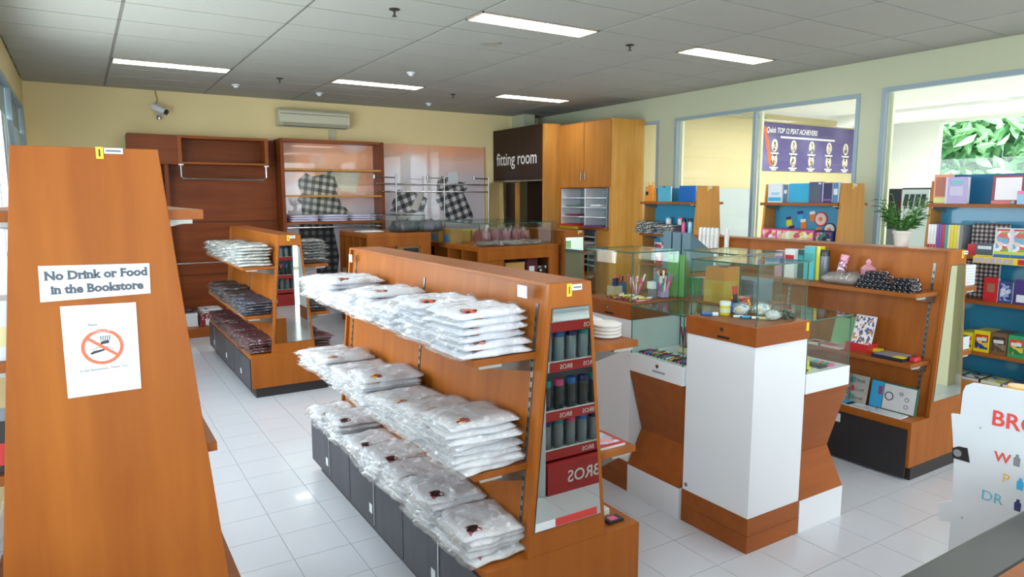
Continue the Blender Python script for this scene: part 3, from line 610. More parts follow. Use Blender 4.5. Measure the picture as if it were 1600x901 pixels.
# strip label along the foot of the mirror
ms = MB().prism([(G1X-.168, .503), (G1X-.07, .503), (G1X-.07, .535), (G1X-.166, .535)], 'y', G1Y0-.005, G1Y0-.003).build('mirror_sticker', M_PAPER, g1)
MB().prism([(G1X-.07, .503), (G1X+.15, .503), (G1X+.147, .535), (G1X-.07, .535)], 'y', G1Y0-.005, G1Y0-.003).build('mirror_sticker_red', M_RED, g1)
G2X, G2Y0, G2Y1 = 1.625, 6.47, 8.83
g2 = gondola('display_gondola', 'second two-sided wooden display shelf with maroon and navy bagged clothes', G2X, G2Y0, G2Y1, 1.505, .203, .103, .39,
    [(-1, 1.21, 6.6, 8.7), (-1, .75, 6.6, 8.7), (1, 1.21, 6.6, 8.7), (1, .74, 6.6, 8.7)], doors=True)
tags_on(g2, G2X, G2Y0, 1.505, -.02)
G3X, G3Y0, G3Y1 = 4.885, 2.24, 4.58
g3 = gondola('display_gondola', 'two-sided wooden display shelf on the right with flasks, pouches and craft books', G3X, G3Y0, G3Y1, 1.50, .21, .10, .425,
    [(-1, 1.23, 2.29, 4.5), (-1, .77, 2.29, 4.5), (1, 1.23, 2.29, 4.5), (1, .77, 2.29, 4.5)], wall=M_OAKD)
box('black_front', M_BLK, g3, G3X-.437, G3X-.425, G3Y0+.02, G3Y1-.02, .02, .345)
box('white_label', M_PAPER, g3, G3X-.439, G3X-.437, 2.72, 2.80, .27, .33)
tags_on(g3, G3X, G3Y0, 1.50, .04)
G4X, G4Y0, G4Y1 = 6.03, 7.9, 9.0
g4 = gondola('display_gondola', 'small wooden display shelf between the maroon glass case and the pigeonholes', G4X, G4Y0, G4Y1, 1.375, .20, .175, .20,
    [(1, 1.07, 7.95, 8.9), (1, .70, 7.95, 8.9)], shalf=.42)
tags_on(g4, G4X, G4Y0, 1.375, .06)
# tall gondola at the left edge with the two paper signs
G0X, G0Y = .028, 2.15
g0 = gondola('tall_display_gondola', 'tall orange wooden display end at the left edge carrying two white paper signs', G0X, G0Y, 3.35, 1.978, .31, .167, .40,
    [(1, 1.812, 2.178, 3.3), (1, 1.109, 2.178, 3.3), (1, .768, 2.178, 3.3), (-1, 1.812, 2.178, 3.3), (-1, 1.421, 2.178, 3.3), (-1, 1.117, 2.178, 3.3)], mirror=False, back=M_CHER, shalf=.277)
yt = box('yellow_tag', M_YEL, g0, .047, .064, G0Y-.002, G0Y, 1.949, 1.98); box('tag_line', M_BLACKTX, yt, .053, .057, G0Y-.003, G0Y-.002, 1.955, 1.974)
wt = box('white_tag', M_PAPER, g0, .066, .11, G0Y-.002, G0Y, 1.963, 1.978); box('tag_line', M_GREYTX, wt, .07, .105, G0Y-.003, G0Y-.002, 1.968, 1.973)
# paper sign 1
sg = thing('paper_sign', 'white landscape paper reading No Drink or Food in the Bookstore', 'sign', (.025, G0Y-.002, 1.577))
MB().prism([(-.104, 1.576), (.152, 1.581), (.154, 1.665), (-.102, 1.671)], 'y', G0Y-.003, G0Y-.0005).build('paper_sheet', M_PAPER, sg)
M_SER = mat('sign_ink', '#4f5661', .6)
def serif_text(body, x, z, size, w):
    o = text('sign_lettering', body, size, (x, G0Y-.0035, z), '-y', M_SER, sg, ext=.0003, bold=.0013, align='LEFT')
    ww = o.dimensions.x if o.dimensions.x > 0 else max(v.co.x for v in o.data.vertices)-min(v.co.x for v in o.data.vertices)
    mn = min(v.co.x for v in o.data.vertices); k = w/ww
    for v in o.data.vertices: v.co.x = mn+(v.co.x-mn)*k
    # slab serifs at the feet and heads of the stems
    st = {'N': [(.1, 0), (.1, 2), (.9, 2)], 'D': [(.1, 0), (.1, 2)], 'r': [(.25, 0), (.15, 1)], 'i': [(.5, 0), (.35, 1)], 'n': [(.12, 0), (.88, 0), (.08, 1)], 'k': [(.12, 0), (.88, 0), (.08, 2)], 'F': [(.14, 0), (.1, 2)], 'd': [(.85, 2), (.92, 0)], 'h': [(.12, 0), (.88, 0), (.08, 2)], 'B': [(.1, 0), (.1, 2)]}
    def wid(t_):
        c = bpy.data.curves.new('m', 'FONT'); c.body = t_; c.size = size; q = bpy.data.objects.new('m', c); COL.objects.link(q)
        me = bpy.data.meshes.new_from_object(q.evaluated_get(bpy.context.evaluated_depsgraph_get())); r = (min([v.co.x for v in me.vertices] or [0]), max([v.co.x for v in me.vertices] or [0])); bpy.data.objects.remove(q); return r
    s0 = wid(body[0])[0]; mb = MB(); b0_ = ORG[sg.name]
    for i, ch in enumerate(body):
        if ch not in st: continue
        xe = wid(body[:i+1])[1]; cw = wid(ch); cw = cw[1]-cw[0]; xs_ = xe-cw
        for fr_, lv in st[ch]:
            cx_ = x+(xs_+cw*fr_-s0)*k+.0015; zz = z+(0, .485, .70)[lv]*size; L2 = .0046 if lv == 0 else .0036
            mb.box(cx_-L2, cx_+L2, G0Y-.0042, G0Y-.003, zz-.0009, zz+.0012)
    mb.build('lettering_serifs', M_SER, sg, kind='stuff')
serif_text('No Drink or Food', -.091, 1.633, .031, .237)
serif_text('in the Bookstore', -.079, 1.596, .031, .214)
# paper sign 2
s2 = thing('paper_sign', 'white portrait paper with red no eating symbol on the tall wooden end', 'sign', (.025, G0Y-.002, 1.31))
MB().prism([(-.0625, 1.311), (.112, 1.313), (.114, 1.5585), (-.0625, 1.5615)], 'y', G0Y-.003, G0Y-.0005).build('paper_sheet', M_PAPER, s2)
cx, cz, ra, rb = .0265, 1.443, .0475, .0385
def ring(cx, cz, r0, r1, n=36, sx=1.0):
    m = MB(); b = 0
    for k in range(n):
        t = 2*PI*k/n
        for r in (r0, r1):
            for y in (G0Y-.0045, G0Y-.003): m.v.append((cx+r*math.cos(t)*sx, y, cz+r*math.sin(t)))
    for k in range(n):
        a = 4*k; c = 4*((k+1) % n); m.f += [[a, a+2, c+2, c], [a+1, c+1, c+3, a+3], [a, c, c+1, a+1], [a+2, a+3, c+3, c+2]]
    return m
ring(cx, cz, .0405, .0485, sx=1.03).build('prohibition_ring', M_ORNG, s2)
a = math.radians(-38); dx, dz = math.cos(a), math.sin(a); nx, nz = -dz*.0036, dx*.0036; R_ = .043
MB().prism([(cx-dx*R_+nx, cz-dz*R_+nz), (cx-dx*R_-nx, cz-dz*R_-nz), (cx+dx*R_-nx, cz+dz*R_-nz), (cx+dx*R_+nx, cz+dz*R_+nz)], 'y', G0Y-.005, G0Y-.003).build('prohibition_bar', M_ORNG, s2)
MB().prism([(cx-.03, cz-.016), (cx-.022, cz-.010), (cx+.005, cz-.006), (cx+.004, cz-.011), (cx-.027, cz-.019)], 'y', G0Y-.0036, G0Y-.003).build('burger_drawing', M_BLACKTX, s2)
MB().prism([(cx-.005, cz+.006), (cx+.017, cz+.009), (cx+.015, cz+.018), (cx-.003, cz+.014)], 'y', G0Y-.0036, G0Y-.003).build('drink_cup_drawing', M_BLACKTX, s2)
for k in range(5): MB().prism([(cx-.004+k*.005, cz+.016), (cx-.002+k*.005, cz+.016), (cx-.001+k*.0055, cz+.03), (cx-.004+k*.0055, cz+.03)], 'y', G0Y-.0036, G0Y-.003).build('fries_drawing', M_GREYTX, s2)
t_ = [(cx-.028+.0045*k, cz-.008+.009*math.sin(k*PI/12)) for k in range(13)]
MB().prism(t_+[(p[0]*1, p[1]-.0012) for p in reversed(t_)], 'y', G0Y-.0036, G0Y-.003).build('plate_drawing', M_BLACKTX, s2)
text('sign_caption', 'Please', .009, (-.004, G0Y-.0035, 1.503), '-y', M_GREYTX, s2, ext=.0002); text('sign_caption', 'In the Bookstore, Thank You', .0095, (-.03, G0Y-.0035, 1.378), '-y', M_GREYTX, s2, ext=.0002, sx=1.0, tilt=.03)
text('ring_lettering', 'NO FOOD OR DRINK', .0055, (cx-.025, G0Y-.0048, cz+.0415), '-y', M_PAPER, s2, ext=.0003)

# tall gondolas along the right wall
M_BLUEB = bubbles('blue_bubble_panel', '#2f8fb8', '#86c4dc', 3.0, .5, .28, .05)
TX = 6.28
def tallg(label, y0, y1, xc=TX):
    return gondola('tall_display_gondola', label, xc, y0, y1, 1.98, .31, .17, .40,
        [(s, z, y0+.03, y1-.03) for s in (-1, 1) for z in (1.792, 1.40, 1.03, .65)], mirror=False, back=M_BLUEB, shalf=.29, panel=M_GOLD)
ga = tallg('tall display shelf with blue back and orange bag, beside the tall cabinet', 5.64, 6.53); tags_on(ga, TX, 5.64, 1.98, -.03)
gb = tallg('tall display shelf with blue back and pink pencil cases, under the banner', 3.85, 4.72); tags_on(gb, TX, 3.85, 1.98, -.03)
gc = gondola('tall_display_gondola', 'tall display shelf with books and games at the right edge', TX, 2.12, 3.06, 1.98, .31, .17, .40,
    [(s, z, 2.15, 3.03) for s in (-1, 1) for z in (1.792, 1.385, 1.03, .62)], mirror=False, back=M_BLUEB, shalf=.29, panel=M_GOLD)
box('blue_top_panel', mat('deep_blue_card', '#1f6f9c', .5), gc, TX-.07, TX-.025, 2.16, 3.02, 1.7935, 2.03)

# ------------------------------------------------------------------ bagged garments
def garment_mesh(w, d, h, seed, puff=1.0, crisp=0.0, nu=14, nv=12, sc=1.0, flap=0):
    """soft folded pack: u along x (depth), v along y (width); rounded, wrinkled"""
    R = random.Random(seed); ph = [R.uniform(0, 6.28) for _ in range(8)]; m = MB()
    for i in range(nu+1):
        for j in range(nv+1):
            a, b = 2*i/nu-1, 2*j/nv-1
            e = max(0, 1-abs(a)**5)*max(0, 1-abs(b)**5); e = e**.35
            x = a*w/2*(1-.03*abs(b)**3); y = b*d/2*(1-.04*abs(a)**3)
            wr = .10*math.sin(5*a+2.6*b+ph[0])+.10*math.sin(7*b-3*a+ph[1])+.08*math.sin(11*a+9*b+ph[2])+crisp*R.uniform(-1, 1)
            z = h*(.52+.48*e*puff)+h*wr*(.5+.5*e)
            x += .004*math.sin(6*b+ph[3])*sc; y += .005*math.sin(6*a+ph[4])*sc
            if flap and a < -.7: z -= flap*(-.7-a)/.3; x -= .012*(-.7-a)/.3+R.uniform(0, .008)
            m.v.append((x, y, max(z, h*.15)))
    n = len(m.v)
    for i in range(nu+1):
        for j in range(nv+1):
            a, b = 2*i/nu-1, 2*j/nv-1; x, y, z = m.v[i*(nv+1)+j]
            zz = 0 if not flap or a > -.7 else -flap*(-.7-a)/.3
            m.v.append((x*.985, y*.985, zz if (0 < i < nu and 0 < j < nv) else min(z*.45, z)))
    k = nv+1
    for i in range(nu):
        for j in range(nv):
            p = i*k+j; m.f.append([p, p+k, p+k+1, p+1]); p += n; m.f.append([p, p+1, p+k+1, p+k])
    for i in range(nu):
        p = i*k; m.f.append([p, p+n, p+n+k, p+k]); p = i*k+nv; m.f.append([p, p+k, p+k+n, p+n])
    for j in range(nv):
        p = j; m.f.append([p, p+1, p+1+n, p+n]); p = nu*k+j; m.f.append([p, p+n, p+1+n, p+1])
    return m
def finish(m, name, mt, parent=None):
    me = bpy.data.meshes.new(name); me.from_pydata(m.v, [], m.f); me.validate()
    bm = bmesh.new(); bm.from_mesh(me); bmesh.ops.recalc_face_normals(bm, faces=bm.faces); bm.to_mesh(me); bm.free()
    for p in me.polygons: p.use_smooth = True
    me.materials.append(mt); return me
def obj_of(name, me, parent=None):
    o = bpy.data.objects.new(name, me); COL.objects.link(o)
    if parent: o.parent = parent
    return o
M_SHIRT = mat('white_cotton', '#e9eef6', .8, bump=.35, bscale=22)
M_SHIRT2 = mat('grey_white_cotton', '#e0e4ea', .8, bump=.4, bscale=22)
M_SILV = plaid('grey_plaid_cloth', '#6d7370', '#cfd2cc', '#a3a8a2', 22, .2, axes='yz'); M_NAVY = mat('navy_cloth', '#20263c', .7, bump=.5, bscale=25); M_BRN = mat('dark_brown_cloth', '#2d1f1f', .7, bump=.5, bscale=25)
M_MAR = mat('maroon_cloth', '#4d1522', .7, bump=.5, bscale=25, var=.3); M_PLC = plaid('plaid_cloth', '#22282a', '#d3d6d2', '#6f7674', 24, .3, axes='yz'); M_DENIM = mat('denim_blue_grey', '#55626f', .8, bump=.5, bscale=25, var=.3)
M_CREST = printed('crest_orange_black', ['#d9552a', '#2a2022', '#f0e8dc', '#c8402a'], 60); M_CREST2 = printed('crest_red_yellow', ['#a22b3a', '#e8c22a', '#7e2a34', '#e9e2dc'], 60); M_CREST3 = printed('crest_black_red', ['#1c1a1e', '#a0304a', '#26222a', '#d8cfd0'], 60)
VAR = {}
def make_variants(key, cloth, crest, w, d, h, n=3, puff=1, flap=.02, bag=M_BAG, crisp=.05, bagc=.14):
    L_ = []
    for k in range(n):
        seed = hash_(key)+k; cloth_me = finish(garment_mesh(w, d, h, seed, puff, crisp), 'folded_cloth', cloth)
        bm_ = garment_mesh(w*1.055, d*1.04, h*1.06, seed, puff, bagc, flap=flap); bm_.v = [(x-.003, y, z+.0022) for x, y, z in bm_.v]
        bag_me = finish(bm_, 'plastic_bag', bag)
        cr = None
        if crest:
            c = MB(); s = .034; x0 = -w/2*.52; y0 = -d*.33
            for i in range(5):
                for j in range(5): c.v.append((x0+(i-2)*s*.45*(1 if abs(j-2) < 2 else .7), y0+(j-2)*s*.5, h*1.06+.004-.0012*((i-2)**2+(j-2)**2)*.3 if j > 0 else h*.5))
            for i in range(4):
                for j in range(4): p = i*5+j; c.f.append([p, p+5, p+6, p+1])
            cr = finish(c, 'printed_crest', crest)
        L_.append((cloth_me, bag_me, cr))
    VAR[key] = L_
def hash_(s): return sum(ord(c)*(i+3) for i, c in enumerate(s)) % 1000
ORD = ['top', '2nd from top', '3rd from top', '4th from top', '5th from top', '6th from top', '7th from top', '8th from top', '9th from top', '10th from top', '11th from top', '12th from top', '13th from top', '14th from top']
def stack(key, kind, name, cat, place, x, y, z, n, dz, group, rz=0, flip=1, lean=0.0, jit=.018, R=random.Random(3)):
    for i in range(n):
        cl, bg, cr = VAR[key][R.randrange(len(VAR[key]))]
        o = obj_of(name, cl)
        k = n-1-i; nm = ('topmost' if k == 0 else 'bottom one' if i == 0 else ORD[k])
        if n == 1: nm = 'single'
        tag(o, '%s, %s, %s' % (kind, nm, place), cat, group)
        f = PI if flip < 0 else 0
        o.location = (x+R.uniform(-jit, jit)-flip*lean*i*.01, y+R.uniform(-jit, jit), z+.0015+i*dz)
        o.rotation_euler = (R.uniform(-.02, .02)*min(i, 1), -flip*R.uniform(-.01, .02)*min(i, 1)+0, f+rz+R.uniform(-.13, .13))
        b = obj_of('plastic_bag', bg, o)
        if cr and (k < 9): obj_of('printed_crest', cr, o)
SH = 'bagged white shirt'
make_variants('w1', M_SHIRT, M_CREST, .32, .31, .031, 4, bag=M_BAG, flap=.012, bagc=.26, crisp=.09)
make_variants('w2', M_SHIRT2, M_CREST2, .32, .31, .026, 4, flap=.012, bagc=.28, crisp=.1)
make_variants('w3', M_SHIRT2, M_CREST3, .27, .31, .027, 4, flap=.006, bagc=.28, crisp=.1)
ords = ['1st', '2nd', '3rd', '4th', '5th', '6th', '7th', '8th']
def row(key, kind, name, cat, xs, y0, dy, z, counts, dz, shelf, group, flip=1, lean=0, rz=0):
    for i, n in enumerate(counts):
        stack(key, kind, name, cat, '%s stack from mirror, %s' % (ords[i], shelf), xs, y0+dy*i, z, n, dz, group, rz=rz, flip=flip, lean=lean)
row('w1', SH, 'folded_shirt', 'shirt', 1.345, 2.41, .315, 1.225, [6, 6, 4, 5, 3, 5, 4], .030, 'near gondola upper shelf', 'bagged white shirts on the nearest gondola', lean=.2)
row('w2', SH, 'folded_shirt', 'shirt', 1.325, 2.42, .315, .765, [8, 6, 5, 7, 5, 6, 4], .024, 'near gondola middle shelf', 'bagged white shirts on the nearest gondola', lean=.3)
row('w3', SH, 'folded_shirt', 'shirt', 1.335, 2.38, .32, .3965, [5, 6, 4, 4, 3, 5, 3], .025, 'near gondola base', 'bagged white shirts on the nearest gondola')
make_variants('s', M_SILV, None, .29, .31, .030, 2, crisp=.12, bagc=.25)
make_variants('n', M_NAVY, None, .27, .30, .026, 2, bag=M_BAG2, crisp=.1, bagc=.2)
make_variants('b', M_BRN, None, .27, .30, .026, 2, bag=M_BAG2, crisp=.1, bagc=.2)
make_variants('m', M_MAR, None, .25, .30, .028, 2, bag=M_BAG2, crisp=.15, bagc=.25)
make_variants('p', M_PLC, None, .25, .30, .030, 2, crisp=.2, bagc=.25)
row('s', 'bagged grey plaid garment', 'folded_garment', 'garment', 1.36, 6.78, .33, 1.21, [7, 6, 6, 6, 5, 5], .029, 'second gondola upper shelf', 'bagged grey plaid clothes', lean=.3)
row('n', 'bagged navy garment', 'folded_garment', 'garment', 1.36, 6.78, .33, .75, [5, 5], .026, 'second gondola middle shelf', 'bagged dark clothes')
for i, n in enumerate((5, 6, 5, 5)): stack('b', 'bagged dark brown garment', 'folded_garment', 'garment', '%s stack from mirror, second gondola middle shelf' % ords[i+2], 1.36, 6.78+.33*(i+2), .75, n, .026, 'bagged dark clothes')
row('m', 'bagged maroon garment', 'folded_garment', 'garment', 1.365, 6.72, .32, .3965, [5, 5, 5, 4, 5, 4, 4], .026, 'second gondola base left side', 'bagged maroon clothes')
row('p', 'bagged plaid garment', 'folded_garment', 'garment', 1.89, 6.80, .34, 1.21, [8], .028, 'second gondola right upper shelf', 'bagged plaid clothes', flip=-1)
row('n', 'bagged navy garment', 'folded_garment', 'garment', 1.89, 6.80, .34, .74, [3, 3], .026, 'second gondola right lower shelf', 'bagged dark clothes right side', flip=-1)
row('m', 'bagged maroon garment', 'folded_garment', 'garment', 1.90, 6.72, .34, .3965, [4, 4], .026, 'second gondola base right side', 'bagged maroon clothes right side', flip=-1)
stack('p', 'bagged plaid garment', 'folded_garment', 'garment', 'stack beside the pigeonholes', 6.34, 8.1, 1.07, 4, .028, 'bagged plaid clothes by the pigeonholes', flip=-1)
stack('w1', SH, 'folded_shirt', 'shirt', 'right shelf behind the mirror', 1.93, 2.62, 1.225, 2, .028, 'white shirts on the right side shelf', flip=-1)
for (x, y, lab) in ((1.93, 2.42, ''),):
    for k in range(4):
        o = MB().lathe([(.055, 0), (.068, .005), (.07, .012), (.058, .017)], 1.97, 2.34, 1.2255+.016*k, 24).build('white_cap', mat('cap_white', '#dedcd8', .7), None, smooth=True, label='round white cotton cap, %s in the pile right of the mirror' % ('topmost' if k == 3 else 'bottom one' if k == 0 else '%s from bottom' % ords[k]), cat='cap', group='pile of round white caps')
# ------------------------------------------------------------------ display counters at the back
M_TAPE = M_PAPER
def glass_case(parent, x0, x1, y0, y1, z0, z1, name='glass_case'):
    g = .006
    for nm, a in (('glass_pane', (x0, x1, y0, y0+g)), ('glass_pane', (x0, x1, y1-g, y1)), ('glass_pane', (x0, x0+g, y0+g, y1-g)), ('glass_pane', (x1-g, x1, y0+g, y1-g))):
        box(nm, M_GLASS, parent, a[0], a[1], a[2], a[3], z0, z1-.008)
    box('glass_top', M_GLASS, parent, x0-.004, x1+.004, y0-.004, y1+.004, z1-.008, z1)
    e = MB(); t = .0025
    for (a, b, c, d) in ((x0-.004-t, x1+.004+t, y0-.004-t, y0-.004), (x0-.004-t, x1+.004+t, y1+.004, y1+.004+t), (x0-.004-t, x0-.004, y0-.004, y1+.004), (x1+.004, x1+.004+t, y0-.004, y1+.004)): e.box(a, b, c, d, z1-.008, z1)
    for (a, c) in ((x0-.0005, y0-.0005), (x1-.0035, y0-.0005), (x0-.0005, y1-.0035), (x1-.0035, y1-.0035)): e.box(a, a+.004, c, c+.004, z0, z1-.008)
    e.build('glass_edges', M_GEDGE, parent)
def counter(label, x0, x1, y0, y1, zt, cub, glass, m_=M_OAKD):
    t = thing('display_counter', label, 'counter', ((x0+x1)/2, (y0+y1)/2, 0))
    box('counter_top', m_, t, x0, x1, y0, y1, zt-.06, zt, bev=.003)
    box('apron', m_, t, x0, x1, y0, y0+.03, zt-.18, zt-.06)
    for a in (x0, x1-.16): box('corner_post', m_, t, a, a+.16, y0, y0+.03, 0, zt-.18)
    box('corner_post', m_, t, x1-.04, x1, y1-.04, y1, 0, zt-.06)
    box('side_panel', m_, t, x1-.03, x1, y0+.03, y1-.04, 0, zt-.06)
    n = cub; L_ = (y1-y0-.03)/n
    for k in range(n+1):
        y = y0+.03+k*L_; box('cubby_divider', m_, t, x0, x0+.4, max(y-.015, y0+.03), min(y+.015, y1), 0, zt-.06)
    box('cubby_back', M_CHER, t, x0+.4, x0+.42, y0+.03, y1, 0, zt-.06)
    box('cubby_shelf', m_, t, x0, x0+.4, y0+.03, y1, .60, .63); box('cubby_shelf', m_, t, x0, x0+.4, y0+.03, y1, .1, .13)
    box('inner_shelf', m_, t, x0+.42, x1-.03, y0+.06, y1-.05, .70, .73)
    if glass: glass_case(t, *glass, zt, 1.50 if zt < 1.3 else 1.60)
    return t
c1 = counter('right back display counter with glass case of bagged maroon clothes', 4.5, 5.82, 8.0, 9.8, 1.178, 4, (4.53, 5.79, 8.03, 9.7), M_OAK)
box('white_label', M_PAPER, c1, 5.55, 5.6, 9.62, 9.625, 1.36, 1.41)
c2 = counter('left back display counter with open slots and bagged denim on top', 3.28, 4.22, 8.9, 10.1, 1.355, 4, (3.74, 4.18, 9.0, 10.0), M_OAKD)
def carton(x0, x1, y0, y1, z0, z1, label, m_=M_KRAFT, lab='-y', print_=M_BLUEP, group=None, name='cardboard_box', cat='box'):
    t = thing(name, label, cat, ((x0+x1)/2, (y0+y1)/2, z0), group)
    box('box_body', m_, t, x0, x1, y0, y1, z0, z1-.002); box('box_lid', m_, t, x0-.003, x1+.003, y0-.003, y1+.003, z1-.03, z1)
    h = z1-z0
    if print_:
        if lab == '-x': box('box_label', print_, t, x0-.004, x0-.001, y0+(y1-y0)*.3, y0+(y1-y0)*.8, z0+h*.1, z0+h*.55)
        else: box('box_label', print_, t, x0+(x1-x0)*.2, x0+(x1-x0)*.7, y0-.004, y0-.001, z0+h*.1, z0+h*.55)
    return t
Z1 = 1.1795
for k, (ya, lab) in enumerate(((9.28, 'second'), (8.85, 'third'))):
    carton(4.55, 4.72, ya+.05, ya+.33, Z1, Z1+.21, 'kraft box with blue label in the back glass case, %s' % ('at the left end' if k == 0 else 'right of the end one'), lab='-x')
for k in range(3): carton(4.8+.32*k, 5.08+.32*k, 9.3, 9.6, Z1, Z1+.17, 'plain kraft box at the rear of the maroon glass case, %s from left' % ords[k], print_=None, m_=mat('kraft_yellow', '#c9ad62', .6))
for k in range(4): carton(4.52, 4.86, 8.08+.44*k, 8.38+.44*k, .6305, .88 if k != 2 else .80, ['maroon box in the right end cubby', 'dark red box in the second cubby from right', 'red plastic box in the third cubby', 'blue labelled kraft box in the left cubby'][k]+' of the right counter', m_=[M_MAR, M_MAR, M_RED, M_KRAFT][k], lab='-x', print_=[None, None, None, M_BLUEP][k])
carton(4.98, 5.3, 8.1, 8.4, .731, .94, 'flat kraft carton under the right counter, seen through the front opening', print_=M_BLACKTX)
carton(5.34, 5.52, 8.1, 8.35, .731, .99, 'dark red box with white label under the right counter', m_=M_MAR, print_=M_PAPER)
carton(5.56, 5.66, 8.08, 8.18, .731, .87, 'black and white patterned box under the right counter', m_=printed('bw_print', ['#1b1b1d', '#e5e3e0', '#2a2a2c'], 40), print_=None)
for k in range(3): carton(3.74, 4.2, 8.98, 9.3, .731+.16*k, .731+.155*(k+1)+.003*k, 'kraft carton under the left counter, %s' % ('topmost' if k == 2 else 'bottom one' if k == 0 else 'middle one'), print_=M_BLACKTX)
for k in range(4): carton(3.30, 3.6, 8.96+.3*k, 9.16+.3*k, .6305, .80, 'small kraft box with blue label in the %s slot of the left counter' % ords[k], lab='-x')
make_variants('mm', M_MAR, None, .24, .26, .05, 2, crisp=.25, bagc=.4); make_variants('dn', mat('denim_dark', '#3a4654', .8, bump=.5, bscale=25, var=.3), None, .34, .34, .14, 2, crisp=.16, bagc=.25, flap=0, bag=M_BAG2); make_variants('ms', mat('maroon_stripe', '#7b2f3f', .6, var=.8, vscale=14), None, .30, .30, .16, 2, crisp=.16, bagc=.24, flap=0, bag=M_BAG2)
for k in range(5): stack('mm', 'bagged maroon cloth lying flat', 'folded_garment', 'garment', '%s from left in the back glass case' % ords[k], 4.74+.2*k, 8.2+.02*k, Z1, 1, .03, 'flat maroon bags in the glass case', rz=.5*k)
for k in range(5):
    x = 4.98+.17*k
    o = obj_of('rolled_garment', VAR['ms'][k % 2][0]); tag(o, 'upright bagged maroon and white roll, %s from left in the back glass case' % ords[k], 'garment', 'standing maroon bags in the glass case'); o.location = (x, 8.75, Z1+.001); o.scale = (.55, 1, 1.1)
    obj_of('plastic_bag', VAR['ms'][k % 2][1], o)
for k in range(3): stack('dn', 'puffy bagged denim cloth', 'folded_garment', 'garment', '%s from left on the left back counter' % ords[k], 3.62+.33*k if k else 3.55, 9.25-.05*k+(.0 if k else .1), 1.3565, 1, .03, 'bagged denim on the left counter', rz=.3*k) if k != 0 else stack('w2', 'flat bagged white cloth', 'folded_garment', 'garment', 'left end of the left back counter', 3.47, 9.3, 1.3565, 1, .03, 'bagged denim on the left counter')
# folded clothes on the open wall unit
make_variants('f', mat('lilac_white_cloth', '#cfcbe0', .8, bump=.3), None, .30, .42, .035, 2, flap=0)
for k in range(3):
    for q in range(3): 
        o = obj_of('folded_shirt', VAR['f'][q % 2][0]); tag(o, 'folded lilac white shirt, %s of the %s pile, open wall unit shelf' % (['bottom', 'middle', 'top'][q], ['left', 'middle', 'right'][k]), 'shirt', 'folded lilac shirts on the wall unit'); o.location = (2.84+.46*k, 10.47, 1.4865+.034*q); o.rotation_euler = (0, 0, PI/2+.05*q)
# stuff on the low deck
carton(.95, 1.25, 10.0, 10.35, .1205, .30, 'white carton with maroon cloth on the low deck at the back left', m_=M_PAPER, print_=None)
carton(1.28, 1.58, 9.95, 10.3, .1205, .29, 'dark red tray box with white label on the low deck', m_=printed('red_dots', ['#7a1f2c', '#8e2c38', '#5e1722', '#c9b3b3'], 60), print_=M_PAPER)
stack('m', 'bagged maroon garment', 'folded_garment', 'garment', 'on the white carton at the back left', 1.1, 10.15, .3005, 2, .028, 'maroon bags on the low deck')
stack('w3', 'bagged blue white garment', 'folded_garment', 'garment', 'on the red tray box at the back left', 1.43, 10.12, .2905, 2, .028, 'white bags on the low deck')
make_variants('dk', M_MAR, None, .3, .34, .04, 1, bag=M_BAG2)
stack('dk', 'bagged maroon garment', 'folded_garment', 'garment', 'front left of the low deck', .82, 9.98, .1205, 3, .04, 'maroon bags front of deck')

# ------------------------------------------------------------------ centre island of towers and low cabinets
XA, XB, XC = 2.815, 3.24, 3.655
YA, YB2, YC, YD = 2.19, 2.65, 3.11, 3.57
def lock(parent, p, face):
    if face == '-x': MB().tube((p[0], p[1], p[2]), (p[0]-.006, p[1], p[2]), .011, 14).build('lock', M_STEEL, parent).data; MB().tube((p[0]-.006, p[1], p[2]), (p[0]-.007, p[1], p[2]), .004, 8).build('keyhole', M_BLK, parent)
def tower(label, x0, x1, y0, y1):
    t = thing('display_tower', label, 'display case', ((x0+x1)/2, (y0+y1)/2, 0))
    box('wood_plinth', M_OAKH, t, x0, x1, y0, y1, 0, .094); box('wood_plinth', M_OAKH, t, x0, x1, y0, y1, .096, .19)
    box('white_body', M_WHITE, t, x0+.002, x1-.002, y0+.002, y1-.002, .19, 1.10, bev=.002)
    box('wood_band', M_OAKH, t, x0-.006, x1+.004, y0-.006, y1+.004, 1.10, 1.2, bev=.002)
    box('drawer_groove', M_DKW, t, x0-.007, x0-.0055, (y0+y1)/2-.07, (y0+y1)/2+.01, 1.112, 1.125)
    lock(t, (x0-.006, (y0+y1)/2-.02, 1.16), '-x'); MB().tube((x0, y1-.03, .225), (x0-.003, y1-.03, .225), .012, 14).build('cable_grommet', M_STEEL, t)
    glass_case(t, x0+.012, x1-.012, y0+.012, y1-.012, 1.2, 1.515)
    return t
tw1 = tower('white display tower with wooden band and glass top, nearest of the island', XA, XB, YA, YB2)
yt = box('yellow_tag', M_YEL, tw1, XB-.03, XB-.01, YA-.008, YA-.006, 1.145, 1.19)
tw2 = tower('white display tower with glass top holding pens, farthest left of the island', XA, XB, YC, YD)
tw3 = tower('display tower with glass top behind the nearest tower, right of the pens', XB, XC, YB2, YC)
